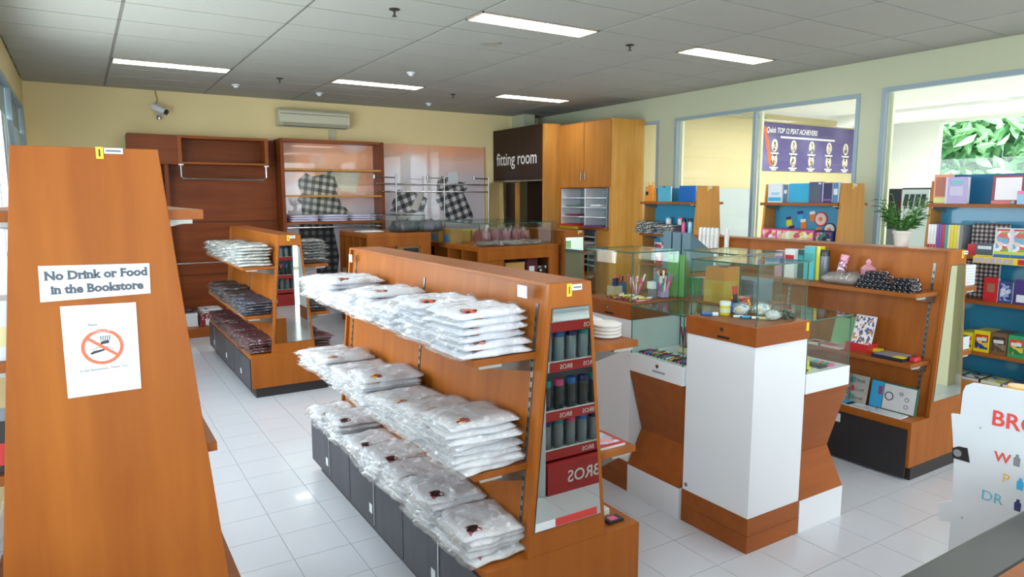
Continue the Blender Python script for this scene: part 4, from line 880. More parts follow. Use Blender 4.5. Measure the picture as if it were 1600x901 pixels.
def lowcab(label, x0, x1, y0, y1, face):
    """hourglass front: white plinth, wood leaning in then out, white drawer band, glass case"""
    t = thing('low_display_cabinet', label, 'display case', ((x0+x1)/2, (y0+y1)/2, 0)); d = .11
    if face == '-x':
        pz = lambda a: a
        box('white_plinth', M_WHITE, t, x0, x1, y0+.002, y1-.002, 0, .186)
        MB().prism([(x0, .187), (x1, .187), (x1, .45), (x0+d, .40)], 'y', y0+.004, y1-.004).build('lower_wood_slope', M_OAKH, t)
        MB().prism([(x0+d, .401), (x1, .451), (x1, .79), (x0, .79)], 'y', y0+.004, y1-.004).build('upper_wood_slope', M_OAKH, t)
    else:
        box('white_plinth', M_WHITE, t, x0+.002, x1, y0, y1-.002, 0, .186)
        MB().prism([(y0, .187), (y1, .187), (y1, .45), (y0+d, .40)], 'x', x0+.004, x1-.004).build('lower_wood_slope', M_OAKH, t)
        MB().prism([(y0+d, .401), (y1, .451), (y1, .79), (y0, .79)], 'x', x0+.004, x1-.004).build('upper_wood_slope', M_OAKH, t)
    box('drawer_band', M_WHITE, t, x0+.001, x1-.001, y0+.001, y1-.001, .79, .90, bev=.002)
    if face == '-x':
        lock(t, (x0, (y0+y1)/2-.02, .865), '-x'); box('drawer_groove', M_PG, t, x0-.001, x0+.002, (y0+y1)/2-.08, (y0+y1)/2+.02, .825, .836)
    glass_case(t, x0+.004, x1-.004, y0+.008, y1-.008, .90, 1.195)
    return t
lc1 = lowcab('low hourglass cabinet with glass pen case between the two left towers', XA-.012, XB-.012, YB2+.008, YC-.008, '-x')
lc2 = lowcab('low hourglass cabinet with highlighters right of the nearest tower', XB+.006, XC-.01, YA, YB2-.01, '-y')
lc3 = lowcab('low glass cabinet behind the pen tower holding green files', XB+.006, XC, YC+.008, YD, '-x')

# ------------------------------------------------------------------ small goods
PAL = {'pink': '#d94f86', 'lpink': '#e6a0b8', 'green': '#2fa36a', 'lime': '#c3d14a', 'blue': '#2a6fc0', 'navy': '#1d2a6a', 'red': '#c02a30', 'yellow': '#e3d322', 'orange': '#e07a2a', 'black': '#1c1d20', 'white': '#e8eaea', 'teal': '#2f9c98', 'purple': '#7a4a9c', 'grey': '#7b8086', 'cyan': '#3aa6d8', 'cream': '#d9cf9a'}
def P_(c): return mat('plastic_'+c, PAL[c], .35, coat=.3)
def pen(p0, p1, col, label, cap='white', r=.006, group=None, name='pen', cat='pen'):
    p0, p1 = Vector(p0), Vector(p1); t = thing(name, label, cat, p0, group); q = p0.lerp(p1, .68); d = (p1-p0).normalized()
    MB().tube(p0+d*.008, q, r, 8).build('barrel', P_(col), t, smooth=True); MB().tube(q, p1, r*1.25, 8).build('pen_cap', P_(cap), t, smooth=True)
    MB().tube(p0, p0+d*.008, r*.3, 6, r).build('tip', P_('black'), t); return t
def fans(base, n, rad, h, cols, group, what, spread=.3, seed=1, r=.006):
    R = random.Random(seed)
    for k in range(n):
        a = 2*PI*k/n+R.uniform(-.2, .2); b = Vector(base)+Vector((math.cos(a)*rad*.6, math.sin(a)*rad*.6, .006)); e = b+Vector((math.cos(a)*spread*h, math.sin(a)*spread*h, h*R.uniform(.85, 1.05)))
        c = cols[k % len(cols)]; pen(b, e, c, '%s pen standing in %s' % (c.replace('l', 'light ') if c == 'lpink' else c, what), cap=cols[(k+1) % len(cols)], r=r, group=group)
def cup(x, y, z, w, h, m_, label, name='pen_cup'):
    t = thing(name, label, 'pen cup', (x, y, z)); g = .004
    mb = MB().box(x-w/2, x+w/2, y-w/2, y-w/2+g, z, z+h).box(x-w/2, x+w/2, y+w/2-g, y+w/2, z, z+h).box(x-w/2, x-w/2+g, y-w/2+g, y+w/2-g, z, z+h).box(x+w/2-g, x+w/2, y-w/2+g, y+w/2-g, z, z+h)
    mb.build('cup_wall', m_, t); box('cup_bottom', m_, t, x-w/2, x+w/2, y-w/2, y+w/2, z, z+.004); return t
ZT = 1.2005; zl = .9005
# tower 1: yellow pot, blue marker, tape bags, black clips, red pens, patterned cube
t = thing('glue_pot', 'yellow plastic pot with white lid inside the nearest glass tower', 'pot', (3.0, 2.55, ZT))
MB().lathe([(.026, 0), (.028, .003), (.028, .055)], 2.985, 2.535, ZT, 20).build('pot_body', P_('yellow'), t, smooth=True); MB().lathe([(.03, .055), (.03, .074), (.027, .077)], 2.985, 2.535, ZT, 20).build('pot_lid', P_('white'), t, smooth=True)
MB().lathe([(.0285, .015), (.0285, .04)], 2.985, 2.535, ZT, 20).build('pot_label', mat('pot_label', '#d9d7c0', .5), t)
pen((2.86, 2.60, ZT+.009), (2.93, 2.535, ZT+.009), 'blue', 'blue marker lying beside the yellow pot', cap='white', r=.009, cat='marker', name='marker')
for k, (x, y, c) in enumerate(((2.98, 2.43, 'white'), (3.0, 2.39, 'cyan'), (3.03, 2.35, 'white'), (3.05, 2.32, 'cream'))):
    pen((x-.03, y+.03, ZT+.007), (x+.04, y-.03, ZT+.007), c, '%s correction pen lying in the nearest tower, %s from the pot' % (c, ords[k]), cap='grey', r=.007, group='correction pens in the nearest tower')
def lumpbag(x, y, z, r, h, m_, label, inner=None, name='bag_of_goods', cat='bag', seed=1):
    t = thing(name, label, cat, (x, y, z)); R = random.Random(seed)
    def lump(rr, hh, s):
        m = MB(); R = random.Random(s); n, k = 14, 8
        for i in range(k+1):
            for j in range(n):
                p = PI*i/k; a = 2*PI*j/n; q = rr*(1+R.uniform(-.12, .12)); m.v.append((x+q*math.sin(p)*math.cos(a), y+q*math.sin(p)*math.sin(a), z+hh/2+hh/2*math.cos(PI-p)*(1+R.uniform(-.04, .0))))
        for i in range(k):
            for j in range(n): j2 = (j+1) % n; m.f.append([i*n+j, i*n+j2, (i+1)*n+j2, (i+1)*n+j])
        return m
    lump(r*.86, h*.86, seed).build('contents', m_, t, smooth=True); lump(r, h, seed+9).build('plastic_wrap', M_BAG, t, smooth=True); return t
M_TAPEP = printed('tape_goods', ['#dfe3e6', '#e0b53a', '#b9c6d0', '#dfe3e6', '#4a90c0', '#c9ced2'], 45)
lumpbag(3.035, 2.465, ZT, .052, .08, M_TAPEP, 'clear bag of wrapped tape rolls left in the nearest tower', seed=2)
lumpbag(3.115, 2.40, ZT, .056, .085, M_TAPEP, 'clear bag of correction goods in the middle of the nearest tower', seed=5)
lumpbag(3.07, 2.29, ZT, .045, .06, mat('white_goods', '#dcdfe0', .6), 'white wrapped goods at the front corner of the nearest tower', seed=7)
for k in range(12):
    x, y = 3.15+(k % 3)*.028, 2.27+(k//3)*.045
    t = thing('binder_clip', 'black binder clip, %s along and %s back in nearest tower heap' % (ords[k % 3], ords[k//3]), 'clip', (x, y, ZT), 'black binder clips in the nearest tower'); z = ZT+(k % 2)*.012
    MB().prism([(y-.018, z), (y+.018, z), (y+.004, z+.03), (y-.004, z+.03)], 'x', x-.012, x+.012).build('clip_body', P_('black'), t); MB().tube((x, y, z+.018), (x, y+.01, z+.04), .002, 6).build('clip_wire', M_STEEL, t)
for k in range(3): carton(3.16+.0, 3.21, 2.46+.05*k, 2.50+.05*k, ZT, ZT+.03, 'small yellow box by the binder clips, %s from the front' % ords[k], m_=P_('yellow'), print_=M_BLACKTX, group='small yellow boxes in the nearest tower')
cu_ = thing('gift_cube', 'red and green patterned cube at the back of the nearest tower', 'box', (3.19, 2.6, ZT)); box('cube_body', printed('cube_print', ['#c22b33', '#2f9c54', '#c22b33', '#e0c23a', '#b8232c'], 60), cu_, 3.145, 3.222, 2.555, 2.632, ZT, ZT+.078, bev=.003); box('cube_ribbon', P_('red'), cu_, 3.18, 3.188, 2.554, 2.633, ZT, ZT+.079)
cp = cup(3.10, 2.565, ZT, .06, .06, P_('blue'), 'blue pen tray at the back of the nearest tower')
for k in range(6): pen((3.082+.008*k, 2.55+.004*k, ZT+.01), (3.082+.008*k, 2.565+.003*k, ZT+.15), 'black', 'black marker with red cap, %s from left behind the pot' % ords[k], cap='red', r=.006, group='red capped markers in the nearest tower', cat='marker', name='marker')
# tower 2: pens
cup(2.93, 3.40, ZT, .07, .075, mat('beige_box', '#a99f84', .6), 'beige card cup of dark pens in the far left glass tower')
for k in range(6): pen((2.905+.01*k, 3.385+.005*(k % 3), ZT+.006), (2.905+.01*k, 3.385+.006*(k % 3), ZT+.125), 'navy', 'navy pen, %s from left in the beige card cup' % ords[k], cap='navy' if k < 2 else 'black', r=.0055, group='navy pens in the beige cup')
cup(3.02, 3.46, ZT, .07, .085, mat('teal_cup', '#2b6f92', .5), 'teal blue square pen cup in the far left glass tower')
fans((3.02, 3.46, ZT+.004), 8, .03, .125, ['pink', 'grey', 'red', 'black'], 'pens in the teal cup', 'the teal blue cup', .1, 3, .004)
cup(3.055, 3.33, ZT, .055, .05, M_GLASS, 'clear cup of pink pens in the far left tower'); fans((3.055, 3.33, ZT+.004), 8, .025, .135, ['lpink', 'pink', 'white'], 'pink pens in the clear cup', 'the clear cup of the pen tower', .3, 4, .0045)
cup(3.17, 3.20, ZT, .05, .08, mat('lilac_cup', '#a99cc8', .5), 'lilac pen cup with blue mark at the right of the pen tower'); fans((3.17, 3.20, ZT+.004), 9, .022, .155, ['pink', 'teal', 'white', 'lpink'], 'pens in the lilac cup', 'the lilac cup', .3, 5, .0055)
t = thing('sharpener', 'white and blue pencil sharpener block in the pen tower', 'sharpener', (3.115, 3.24, ZT)); box('sharpener_base', P_('grey'), t, 3.09, 3.13, 3.22, 3.26, ZT, ZT+.06); box('sharpener_top', P_('white'), t, 3.085, 3.12, 3.215, 3.262, ZT+.06, ZT+.105); box('blue_end', P_('cyan'), t, 3.12, 3.14, 3.218, 3.26, ZT+.06, ZT+.107)
R = random.Random(11)
for k in range(22):
    c = ['lpink', 'yellow', 'pink', 'white', 'lime', 'orange', 'pink', 'green'][k % 8]; x, y = 2.845+R.uniform(0, .06)+.004*(k % 4), 3.14+.017*k if k < 20 else 3.2
    z = ZT+.006+(.011 if k % 2 else 0); a = R.uniform(-.3, .3)
    pen((x, y, z), (x+.12*math.cos(a), y+.12*math.sin(a)*.5, z), c, '%s lying pen, place %d from the near end of the pen tower row' % ('light pink' if c == 'lpink' else c, k+1), cap=['pink', 'white', 'green', 'yellow'][k % 4], r=.0055, group='lying pens in the pen tower')
# low cabinet 1 contents
for k in range(26):
    c = ['red', 'white', 'blue', 'teal', 'pink', 'purple', 'black', 'green', 'yellow'][k % 9]
    x, y = 2.84+.03*(k % 2), 2.69+.0155*k; z = zl+.006
    pen((x, y, z), (x+.12, y+.004, z), c, '%s lying pen, place %d from the near end of the low glass case row' % (c, k+1), cap=['red', 'white', 'navy', 'green'][k % 4], r=.0055, group='lying pens in the low case')
cup(3.09, 2.90, zl, .08, .04, mat('cream_stand', '#cfc9a8', .5), 'cream pen stand at the back of the low glass case'); fans((3.09, 2.90, zl+.004), 9, .035, .15, ['red', 'purple', 'green', 'grey', 'black'], 'pens in the cream stand', 'the cream stand of the low case', .15, 6, .0045)
lumpbag(3.12, 2.76, zl, .06, .11, mat('sky_goods', '#3f9cc8', .5), 'sky blue pack behind the pens in the low glass case', seed=4)
# low cabinet 2 highlighters
for k in range(4):
    for q in range(3-k if k < 3 else 1): carton(3.27+.0, 3.33, 2.23+.045*q+.01*k, 2.27+.045*q+.01*k, zl+.028*k, zl+.028*k+.026, 'yellow highlighter box, layer %s, %s from front, low right case' % (['one', 'two', 'three', 'four'][k], ords[q]), m_=P_('yellow'), print_=M_BLACKTX, group='yellow boxes in the low right case')
for k in range(9):
    c = ['pink', 'green', 'orange', 'cyan', 'yellow', 'pink', 'green', 'purple', 'red'][k]; y = 2.24+.032*k
    t = thing('highlighter', '%s highlighter lying in the low right case, %s row from the front' % (c, ords[k//2]), 'highlighter', (3.5, y, zl), 'highlighters in the low right case')
    box('highlighter_body', P_('black'), t, 3.42, 3.49, y-.012, y+.012, zl, zl+.014, bev=.003); box('highlighter_cap', P_(c), t, 3.49, 3.56, y-.011, y+.011, zl, zl+.013, bev=.003)
# packs hanging inside behind: blister cards on low cabinet 2
for k in range(3):
    t = thing('blister_card', 'pale teal scissors card, %s from left, back of low right case' % ords[k], 'pack', (3.3+.12*k, 2.6, zl), 'blister cards in the low right case')
    box('card', mat('card_teal', '#b9d0cc', .5), t, 3.26+.12*k, 3.365+.12*k, 2.61, 2.614, zl, zl+.2)
    MB().tube((3.29+.12*k, 2.605, zl+.05), (3.335+.12*k, 2.605, zl+.15), .006).tube((3.335+.12*k, 2.605, zl+.05), (3.29+.12*k, 2.605, zl+.15), .006).build('scissors', P_('teal'), t)
# low cabinet 3: green file and boxes on top
def magfile(x, y, z, m_, label, w=.09, d=.24, h=.30, rz=0, group=None, lean=0):
    t = thing('magazine_file', label, 'file', (x, y, z), group)
    pr = [(x-d/2, z), (x+d/2, z), (x+d/2, z+h*.45), (x-d/2, z+h)]
    MB().prism(pr, 'y', y-w/2, y-w/2+.004).build('file_side', m_, t); MB().prism(pr, 'y', y+w/2-.004, y+w/2).build('file_side', m_, t)
    box('file_back', m_, t, x-d/2, x-d/2+.004, y-w/2+.004, y+w/2-.004, z, z+h); box('file_front', m_, t, x+d/2-.004, x+d/2, y-w/2+.004, y+w/2-.004, z, z+h*.45); box('file_bottom', m_, t, x-d/2, x+d/2, y-w/2, y+w/2, z, z+.004)
    if rz: t.rotation_euler = (0, 0, rz)
    return t
zc3 = 1.196
magfile(3.36, 3.25, zc3, mat('green_file', '#5f9a4a', .4, coat=.5), 'bright green magazine file standing behind the glass towers', w=.12, h=.28, d=.2, rz=.6)
carton(3.42, 3.47, 3.15, 3.21, zc3, zc3+.12, 'green upright box beside the green file', m_=P_('green'), print_=None)
carton(3.48, 3.54, 3.15, 3.21, zc3, zc3+.12, 'pale pink upright box beside the green file', m_=P_('lpink'), print_=None)
# tower 3 contents: orange box, drawers
t = thing('orange_carton', 'orange box on golden boxes inside the second glass tower', 'box', (3.36, 2.85, ZT)); box('orange_top', mat('orange_card', '#d07a2c', .5), t, 3.28, 3.42, 2.8, 2.95, ZT+.14, ZT+.22); box('golden_base', mat('gold_card', '#c99a3a', .5), t, 3.28, 3.43, 2.8, 2.96, ZT, ZT+.139)
t = thing('slate_box', 'slate blue flat box stacked in the second glass tower', 'box', (3.52, 2.85, ZT)); box('slate_body', mat('slate', '#5e6880', .5), t, 3.45, 3.63, 2.72, 3.0, ZT+.0, ZT+.12); box('slate_lid', mat('slate_lid', '#6b7590', .5), t, 3.447, 3.633, 2.717, 3.003, ZT+.12, ZT+.14)
lumpbag(3.34, 2.86, ZT+.22, .05, .06, mat('silver_goods', '#c9cbcc', .3), 'silvery wrapped goods on the orange box in the second tower', seed=12)
for k in range(3): magfile(4.02, 3.70+.10*k, 1.2805, mat('slate_file', '#4c6a76', .4, coat=.3), 'slate blue magazine file, %s from front behind the pen tower' % ords[k], w=.085, h=.30, d=.26, group='slate magazine files')
st = thing('file_stand', 'low wooden stand under the slate magazine files', 'stand', (4.1, 3.85, 0)); box('stand_top', M_OAKX, st, 3.87, 4.18, 3.62, 4.0, 1.25, 1.28); box('stand_leg', M_OAK, st, 3.88, 4.17, 3.63, 3.66, 0, 1.25); box('stand_leg', M_OAK, st, 3.88, 4.17, 3.96, 3.99, 0, 1.25)

# ------------------------------------------------------------------ goods on the right gondola
zs, zm, zb_ = 1.2305, .7705, .3955
def on3(px, py, z=1.23): p = at(px, py, z=z); return p.x, p.y
def flask(x, y, z, r, h, mb_, mc_, label, name='flask', cat='flask', group=None, band=None):
    t = thing(name, label, cat, (x, y, z), group)
    MB().lathe([(r*.92, 0), (r, .006), (r, h*.78), (r*.96, h*.8)], x, y, z, 18).build('flask_body', mb_, t, smooth=True)
    MB().lathe([(r*.97, h*.8), (r*.97, h*.97), (r*.85, h)], x, y, z, 18).build('flask_lid', mc_, t, smooth=True)
    if band: MB().lathe([(r+.001, h*.62), (r+.001, h*.7)], x, y, z, 18).build('flask_band', band, t)
    return t
def pack(x, y, z, w, d, h, m_, mf, label, name='boxed_flask', cat='box', rz=0, group=None):
    t = thing(name, label, cat, (x, y, z), group)
    box('pack_body', m_, t, x-d/2, x+d/2, y-w/2, y+w/2, z, z+h); box('pack_print', mf, t, x-d/2-.001, x-d/2, y-w/2+.004, y+w/2-.004, z+h*.55, z+h*.8)
    box('pack_top_flap', M_PAPER, t, x-d/2+.004, x+d/2-.004, y-w/2+.004, y+w/2-.004, z+h, z+h+.001)
    if rz: t.rotation_euler = (0, 0, rz)
    return t
XG = 4.66
pack(XG, 3.42, zs, .07, .07, .20, P_('lpink'), P_('purple'), 'pink and maroon boxed bottle on the right gondola upper shelf')
pack(XG-.02, 3.31, zs, .085, .07, .22, P_('white'), P_('red'), 'white tumbler box with red band on the right gondola')
pack(XG+.02, 3.24, zs, .05, .07, .22, mat('dark_teal', '#22504e', .5), P_('teal'), 'dark green slim box between the white and cyan boxes')
pack(XG, 3.16, zs, .085, .06, .25, mat('aqua', '#54b8bd', .5), P_('teal'), 'tall aqua box on the right gondola upper shelf')
pack(XG+.02, 3.10, zs, .03, .06, .25, P_('yellow'), P_('yellow'), 'narrow yellow box beside the aqua box')
flask(XG, 3.05, zs, .035, .23, mat('flask_grey', '#6f757c', .35, metal=.4), P_('black'), 'tall grey flask with black lid on the right gondola')
t = flask(XG+.01, 2.94, zs, .03, .20, printed('pink_pattern', ['#e3c9d2', '#b85a84', '#efe6ea', '#8a4a6a'], 70), P_('lpink'), 'leaning pink patterned flask beside the grey flask'); t.rotation_euler = (.18, .08, 0); t.location.z += .006
make_variants('po', mat('pouch_grey', '#9c948c', .5), None, .2, .26, .07, 1, flap=0)
stack('po', 'silver grey plastic pouch', 'pouch', 'pouch', 'beside the leaning pink flask', 4.64, 2.86, zs, 1, .03, 'grey pouch')
t = thing('gift_bag', 'pink tied gift bag on red ribbon base, right gondola', 'bag', (4.67, 2.72, zs))
MB().lathe([(.035, 0), (.045, .02), (.03, .05)], 4.67, 2.72, zs, 12).build('red_bottom', P_('red'), t, smooth=True); MB().lathe([(.03, .045), (.048, .08), (.05, .12), (.02, .145), (.012, .15)], 4.67, 2.72, zs, 14).build('pink_bag', mat('pink_satin', '#c98a98', .3, coat=.6), t, smooth=True)
MB().lathe([(.012, .148), (.022, .165), (.006, .185)], 4.67, 2.72, zs, 8).build('tied_neck', P_('lpink'), t, smooth=True)
M_TOW = printed('dark_roll', ['#22242e', '#30323e', '#1a1b22', '#262832', '#15161c', '#9a9ea6'], 90, .25)
def rollpyr(y, rows, label, group):
    for k, n in enumerate(rows):
        for q in range(n):
            yy = y+(q-(n-1)/2)*.036
            o = MB().tube((4.50, yy, zs+.0165+.029*k), (4.62, yy, zs+.0165+.029*k), .0165, 10).build('rolled_napkin', M_TOW, None, smooth=True, label='%s, row %s from bottom, %s from left' % (label, ['1', '2', '3', '4'][k], ords[n-1-q]), cat='roll', group=group); 
rollpyr(2.59, [7, 6, 5, 3], 'dark striped roll in left pyramid', 'dark rolls left pyramid'); rollpyr(2.39, [4, 4, 3, 1][:3], 'dark striped roll in right small pyramid', 'dark rolls right pyramid')
# white bottles in a row behind the island on the shelf (plastic wrapped white sticks)
for k in range(6):
    y = 4.06+.045*k if k < 5 else 3.95
    t = thing('boxed_umbrella', 'tall white wrapped roll leaning on the right gondola, %s from the right' % ords[k if k == 5 else k], 'roll', (4.62, y, zs), 'white wrapped rolls')
    MB().tube((4.60, y-.03, zs), (4.66, y+.02, zs+.33), .02, 8).build('roll_body', mat('white_wrap', '#d9d7d2', .4, bump=.8, bscale=40), t, smooth=True); MB().tube((4.66, y+.02, zs+.33), (4.664, y+.023, zs+.35), .021, 8, .015).build('roll_cap', M_PAPER, t, smooth=True)
# middle shelf
def board(name, label, cat, x, y, z, w, h, th, m_, lean, front=None, rz=0, parts=()):
    """flat item leaning against the core: width along y, facing -x"""
    t = thing(name, label, cat, (x, y, z)); box('board_body', m_, t, x, x+th, y-w/2, y+w/2, z, z+h, bev=.001)
    if front: box('front_print', front, t, x-.0012, x, y-w/2+.006, y+w/2-.006, z+.01, z+h-.01)
    for (nm, mm, a, b, c, d) in parts: box(nm, mm, t, x-.003, x, y-w/2+a*w, y-w/2+b*w, z+c*h, z+d*h)
    t.rotation_euler = (0, lean, rz); return t
board('clipboard', 'green clipboard with black clip on the right gondola middle shelf', 'clipboard', 4.615, 2.86, zm+.0, .16, .23, .006, mat('clip_green', '#6fa06a', .4, coat=.4), .28, parts=(('board_clip', P_('black'), .25, .85, .92, 1.02), ('clip_label', M_PAPER, .7, .9, .93, 1.0)))
board('sticker_sheet', 'white sheet of small picture stickers standing in the red tray', 'stickers', 4.60, 2.70, zm+.035, .15, .22, .004, M_PAPER, .28, front=printed('sticker_print', ['#efe9ee', '#efe9ee', '#5a4a6a', '#e9e3ea', '#c8864a', '#4a5a8a'], 70))
t = thing('plastic_tray', 'red plastic tray on the right gondola middle shelf', 'tray', (4.62, 2.70, zm)); box('tray_bottom', P_('red'), t, 4.55, 4.68, 2.62, 2.78, zm, zm+.006); 
for a in ((4.55, 4.556, 2.62, 2.78), (4.674, 4.68, 2.62, 2.78), (4.556, 4.674, 2.62, 2.626), (4.556, 4.674, 2.774, 2.78)): box('tray_wall', P_('red'), t, *a, zm+.006, zm+.06)
for k, (y, c, w) in enumerate(((2.88, 'lpink', .17), (3.02, 'white', .14))):
    t = thing('notebook', '%s flat notebook left of the red tray' % ('pink' if k == 0 else 'white and red'), 'book', (4.57, y, zm)); box('cover', P_(c), t, 4.51, 4.64, y-w/2, y+w/2, zm+.012, zm+.016); box('pages', M_PAPER, t, 4.512, 4.638, y-w/2+.002, y+w/2-.002, zm+.002, zm+.012); box('back_cover', P_(c), t, 4.51, 4.64, y-w/2, y+w/2, zm, zm+.002); box('cover_print', P_('red' if k else 'pink'), t, 4.53, 4.6, y-.03, y+.04, zm+.016, zm+.0165)
t = thing('game_box', 'flat grey and navy book with yellow corner on the right gondola', 'book', (4.60, 2.44, zm)); box('book_cover', mat('book_navy', '#23243a', .4), t, 4.50, 4.68, 2.35, 2.56, zm, zm+.022); box('top_print', mat('book_grey', '#8d8f98', .4), t, 4.51, 4.67, 2.37, 2.55, zm+.022, zm+.024); box('yellow_corner', P_('yellow'), t, 4.50, 4.56, 2.35, 2.42, zm+.0225, zm+.026); box('spine', mat('spine_navy', '#1e1f34', .4), t, 4.498, 4.5, 2.35, 2.56, zm, zm+.022)
box('soft_pouch', P_('yellow'), None, 4.62, 4.68, 2.57, 2.65, zm, zm+.03, label='yellow pack behind the navy book', cat='pack', bev=.008)
box('soft_pouch', P_('red'), None, 4.56, 4.64, 2.30, 2.34, zm, zm+.03, label='red crumpled pack at the right end of the middle shelf', cat='pack', bev=.008)
# base: scissors card, colouring kits
M_CARDG = mat('blister_grey', '#aaa8a2', .3, coat=.6)
for k, (y, lab) in enumerate(((2.80, 'left'), (2.70, 'right'))):
    t = board('scissors_card', 'grey blister card of scissors, %s one on the right gondola base' % lab, 'pack', 4.58, y, zb_, .12 if k == 0 else .15, .20, .006, M_CARDG, .2)
    for q in range(3):
        z = zb_+.035+.06*q; MB().tube((4.574, y-.05, z), (4.574, y+.02, z+.015), .004).tube((4.574, y-.05, z+.012), (4.574, y+.02, z), .004).build('scissor_blades', M_STEEL, t)
        for s in (0, .018): MB().tube((4.572, y+.03, z+s-.003), (4.576, y+.03, z+s-.003), .011, 12).build('scissor_handle', P_('teal') if q != 1 else P_('red'), t)
t = board('craft_kit', 'blue and white craft kit with drawing, standing on the right gondola base', 'craft kit', 4.60, 2.455, zb_, .32, .19, .012, mat('kit_green', '#2f6a54', .4), .16, parts=(('blue_side', mat('kit_blue', '#2f9bd0', .4, coat=.4), .72, .98, .02, .98), ('pink_badge', P_('pink'), .735, .82, .5, .82), ('drawing_sheet', mat('kit_white', '#cfd2d6', .2, coat=1), .03, .70, .04, .95)))
for (yy, zz, r) in ((2.36, .05, .014), (2.36, .10, .014), (2.40, .13, .012), (2.48, .10, .03)): 
    m_ = MB(); n = 20
    for k in range(n):
        a_ = 2*PI*k/n
        for rr in (r, r*.8):
            for xx in (4.595, 4.597): m_.v.append((xx, yy+rr*math.cos(a_), zb_+zz+rr*math.sin(a_)))
    for k in range(n): a_ = 4*k; c_ = 4*((k+1) % n); m_.f += [[a_, a_+2, c_+2, c_], [a_+1, c_+1, c_+3, a_+3], [a_, c_, c_+1, a_+1], [a_+2, a_+3, c_+3, c_+2]]
    m_.build('drawn_circle', M_BLACKTX, t)
for k, (x, y, c, w, lab) in enumerate(((4.52, 2.76, 'cyan', .16, 'blue and white flat pack'), (4.515, 2.62, 'white', .17, 'white drawing pad, middle one'), (4.515, 2.42, 'white', .20, 'white drawing pad, rightmost'))):
    t = thing('drawing_pad', lab+' lying on the right gondola base', 'pad', (x, y, zb_)); box('pad_pages', M_PAPER, t, x-.05, x+.05, y-w/2, y+w/2, zb_+.002, zb_+.008); box('pad_cover', mat('pad_cover_%d' % k, '#3f9cc8' if c == 'cyan' else '#bfc3c9', .25, coat=.6, var=.1, vscale=30), t, x-.05, x+.05, y-w/2, y+w/2, zb_+.008, zb_+.010); box('pad_back', P_('black'), t, x-.051, x+.051, y-w/2-.001, y+w/2+.001, zb_, zb_+.002)
# potted plant on top of the right gondola
pp = at(1415, 385, z=1.501); PX_, PYY = G3X, 2.62
t = thing('potted_plant', 'small green leafy plant in a white pot on top of the right gondola', 'plant', (PX_, PYY, 1.501)); z = 1.5015
MB().lathe([(.042, 0), (.056, .09), (.062, .092), (.062, .112), (.055, .112), (.052, .095)], PX_, PYY, z, 20).build('pot', mat('pot_white', '#cfc6bd', .5), t, smooth=True)
MB().lathe([(.052, .09), (.02, .1)], PX_, PYY, z, 16).build('soil', mat('soil', '#4a3a2a', .9), t)
R = random.Random(5); stm = MB()
for k in range(72):
    a_ = R.uniform(0, 2*PI); l_ = R.uniform(.08, .24); up = R.uniform(.5, 1.3); b = Vector((PX_+math.cos(a_)*.02, PYY+math.sin(a_)*.02, z+.1)); e = b+Vector((math.cos(a_)*l_*.6, math.sin(a_)*l_*.6, l_*up))
    stm.tube(b, e, .0018, 4)
    for q in range(3):
        c0 = b.lerp(e, .55+.2*q); d = Vector((math.cos(a_+R.uniform(-1, 1)), math.sin(a_+R.uniform(-1, 1)), R.uniform(-.2, .5))).normalized(); s_ = R.uniform(.05, .085); u = d.cross(Vector((0, 0, 1))).normalized()
        lf = MB(); lf.v = [tuple(c0), tuple(c0+d*s_*.5+u*s_*.2+Vector((0, 0, .006))), tuple(c0+d*s_), tuple(c0+d*s_*.5-u*s_*.2+Vector((0, 0, .006)))]; lf.f = [[0, 1, 2], [0, 2, 3]]
        lf.build('leaf', mat('plant_leaf_%d' % (q % 2), ['#2f6a2a', '#4f8a34'][q % 2], .4), t)
stm.build('stems', mat('plant_stem', '#4a7a34', .6), t)

# ------------------------------------------------------------------ tall gondola goods
def book(x, y, z, th, dp, h, col, label, group=None, ax='y', label2=None):
    """upright book, spine facing -x, thickness along y"""
    t = thing('book', label, 'book', (x, y, z), group); m_ = P_(col) if col in PAL else col
    b = MB().box(x, x+.003, y, y+th, z, z+h).box(x+.003, x+dp, y, y+.0015, z, z+h).box(x+.003, x+dp, y+th-.0015, y+th, z, z+h); b.build('book_cover', m_, t)
    box('pages', M_PAPER, t, x+.003, x+dp-.004, y+.0016, y+th-.0016, z+.003, z+h-.003)
    if label2: box('spine_band', label2, t, x-.0008, x, y+.001, y+th-.001, z+.01, z+h*.3)
    return t
def standing(x, y, z, w, h, th, m_, label, name='book', cat='book', front=None, parts=(), group=None, rz=0):
    """item standing face out towards -x"""
    t = thing(name, label, cat, (x, y, z), group); box('cover', m_, t, x, x+th, y-w/2, y+w/2, z, z+h)
    if th > .01: box('pages', M_PAPER, t, x+.002, x+th-.002, y-w/2-.0008, y-w/2, z+.004, z+h-.004)
    if front: box('front_print', front, t, x-.0015, x, y-w/2+.1*w, y+w/2-.1*w, z+.12*h, z+.88*h)
    for (nm, mm, a, b, c, d) in parts: box(nm, mm, t, x-.0025, x, y-w/2+a*w, y-w/2+b*w, z+c*h, z+d*h)
    if rz: t.rotation_euler = (0, 0, rz)
    return t
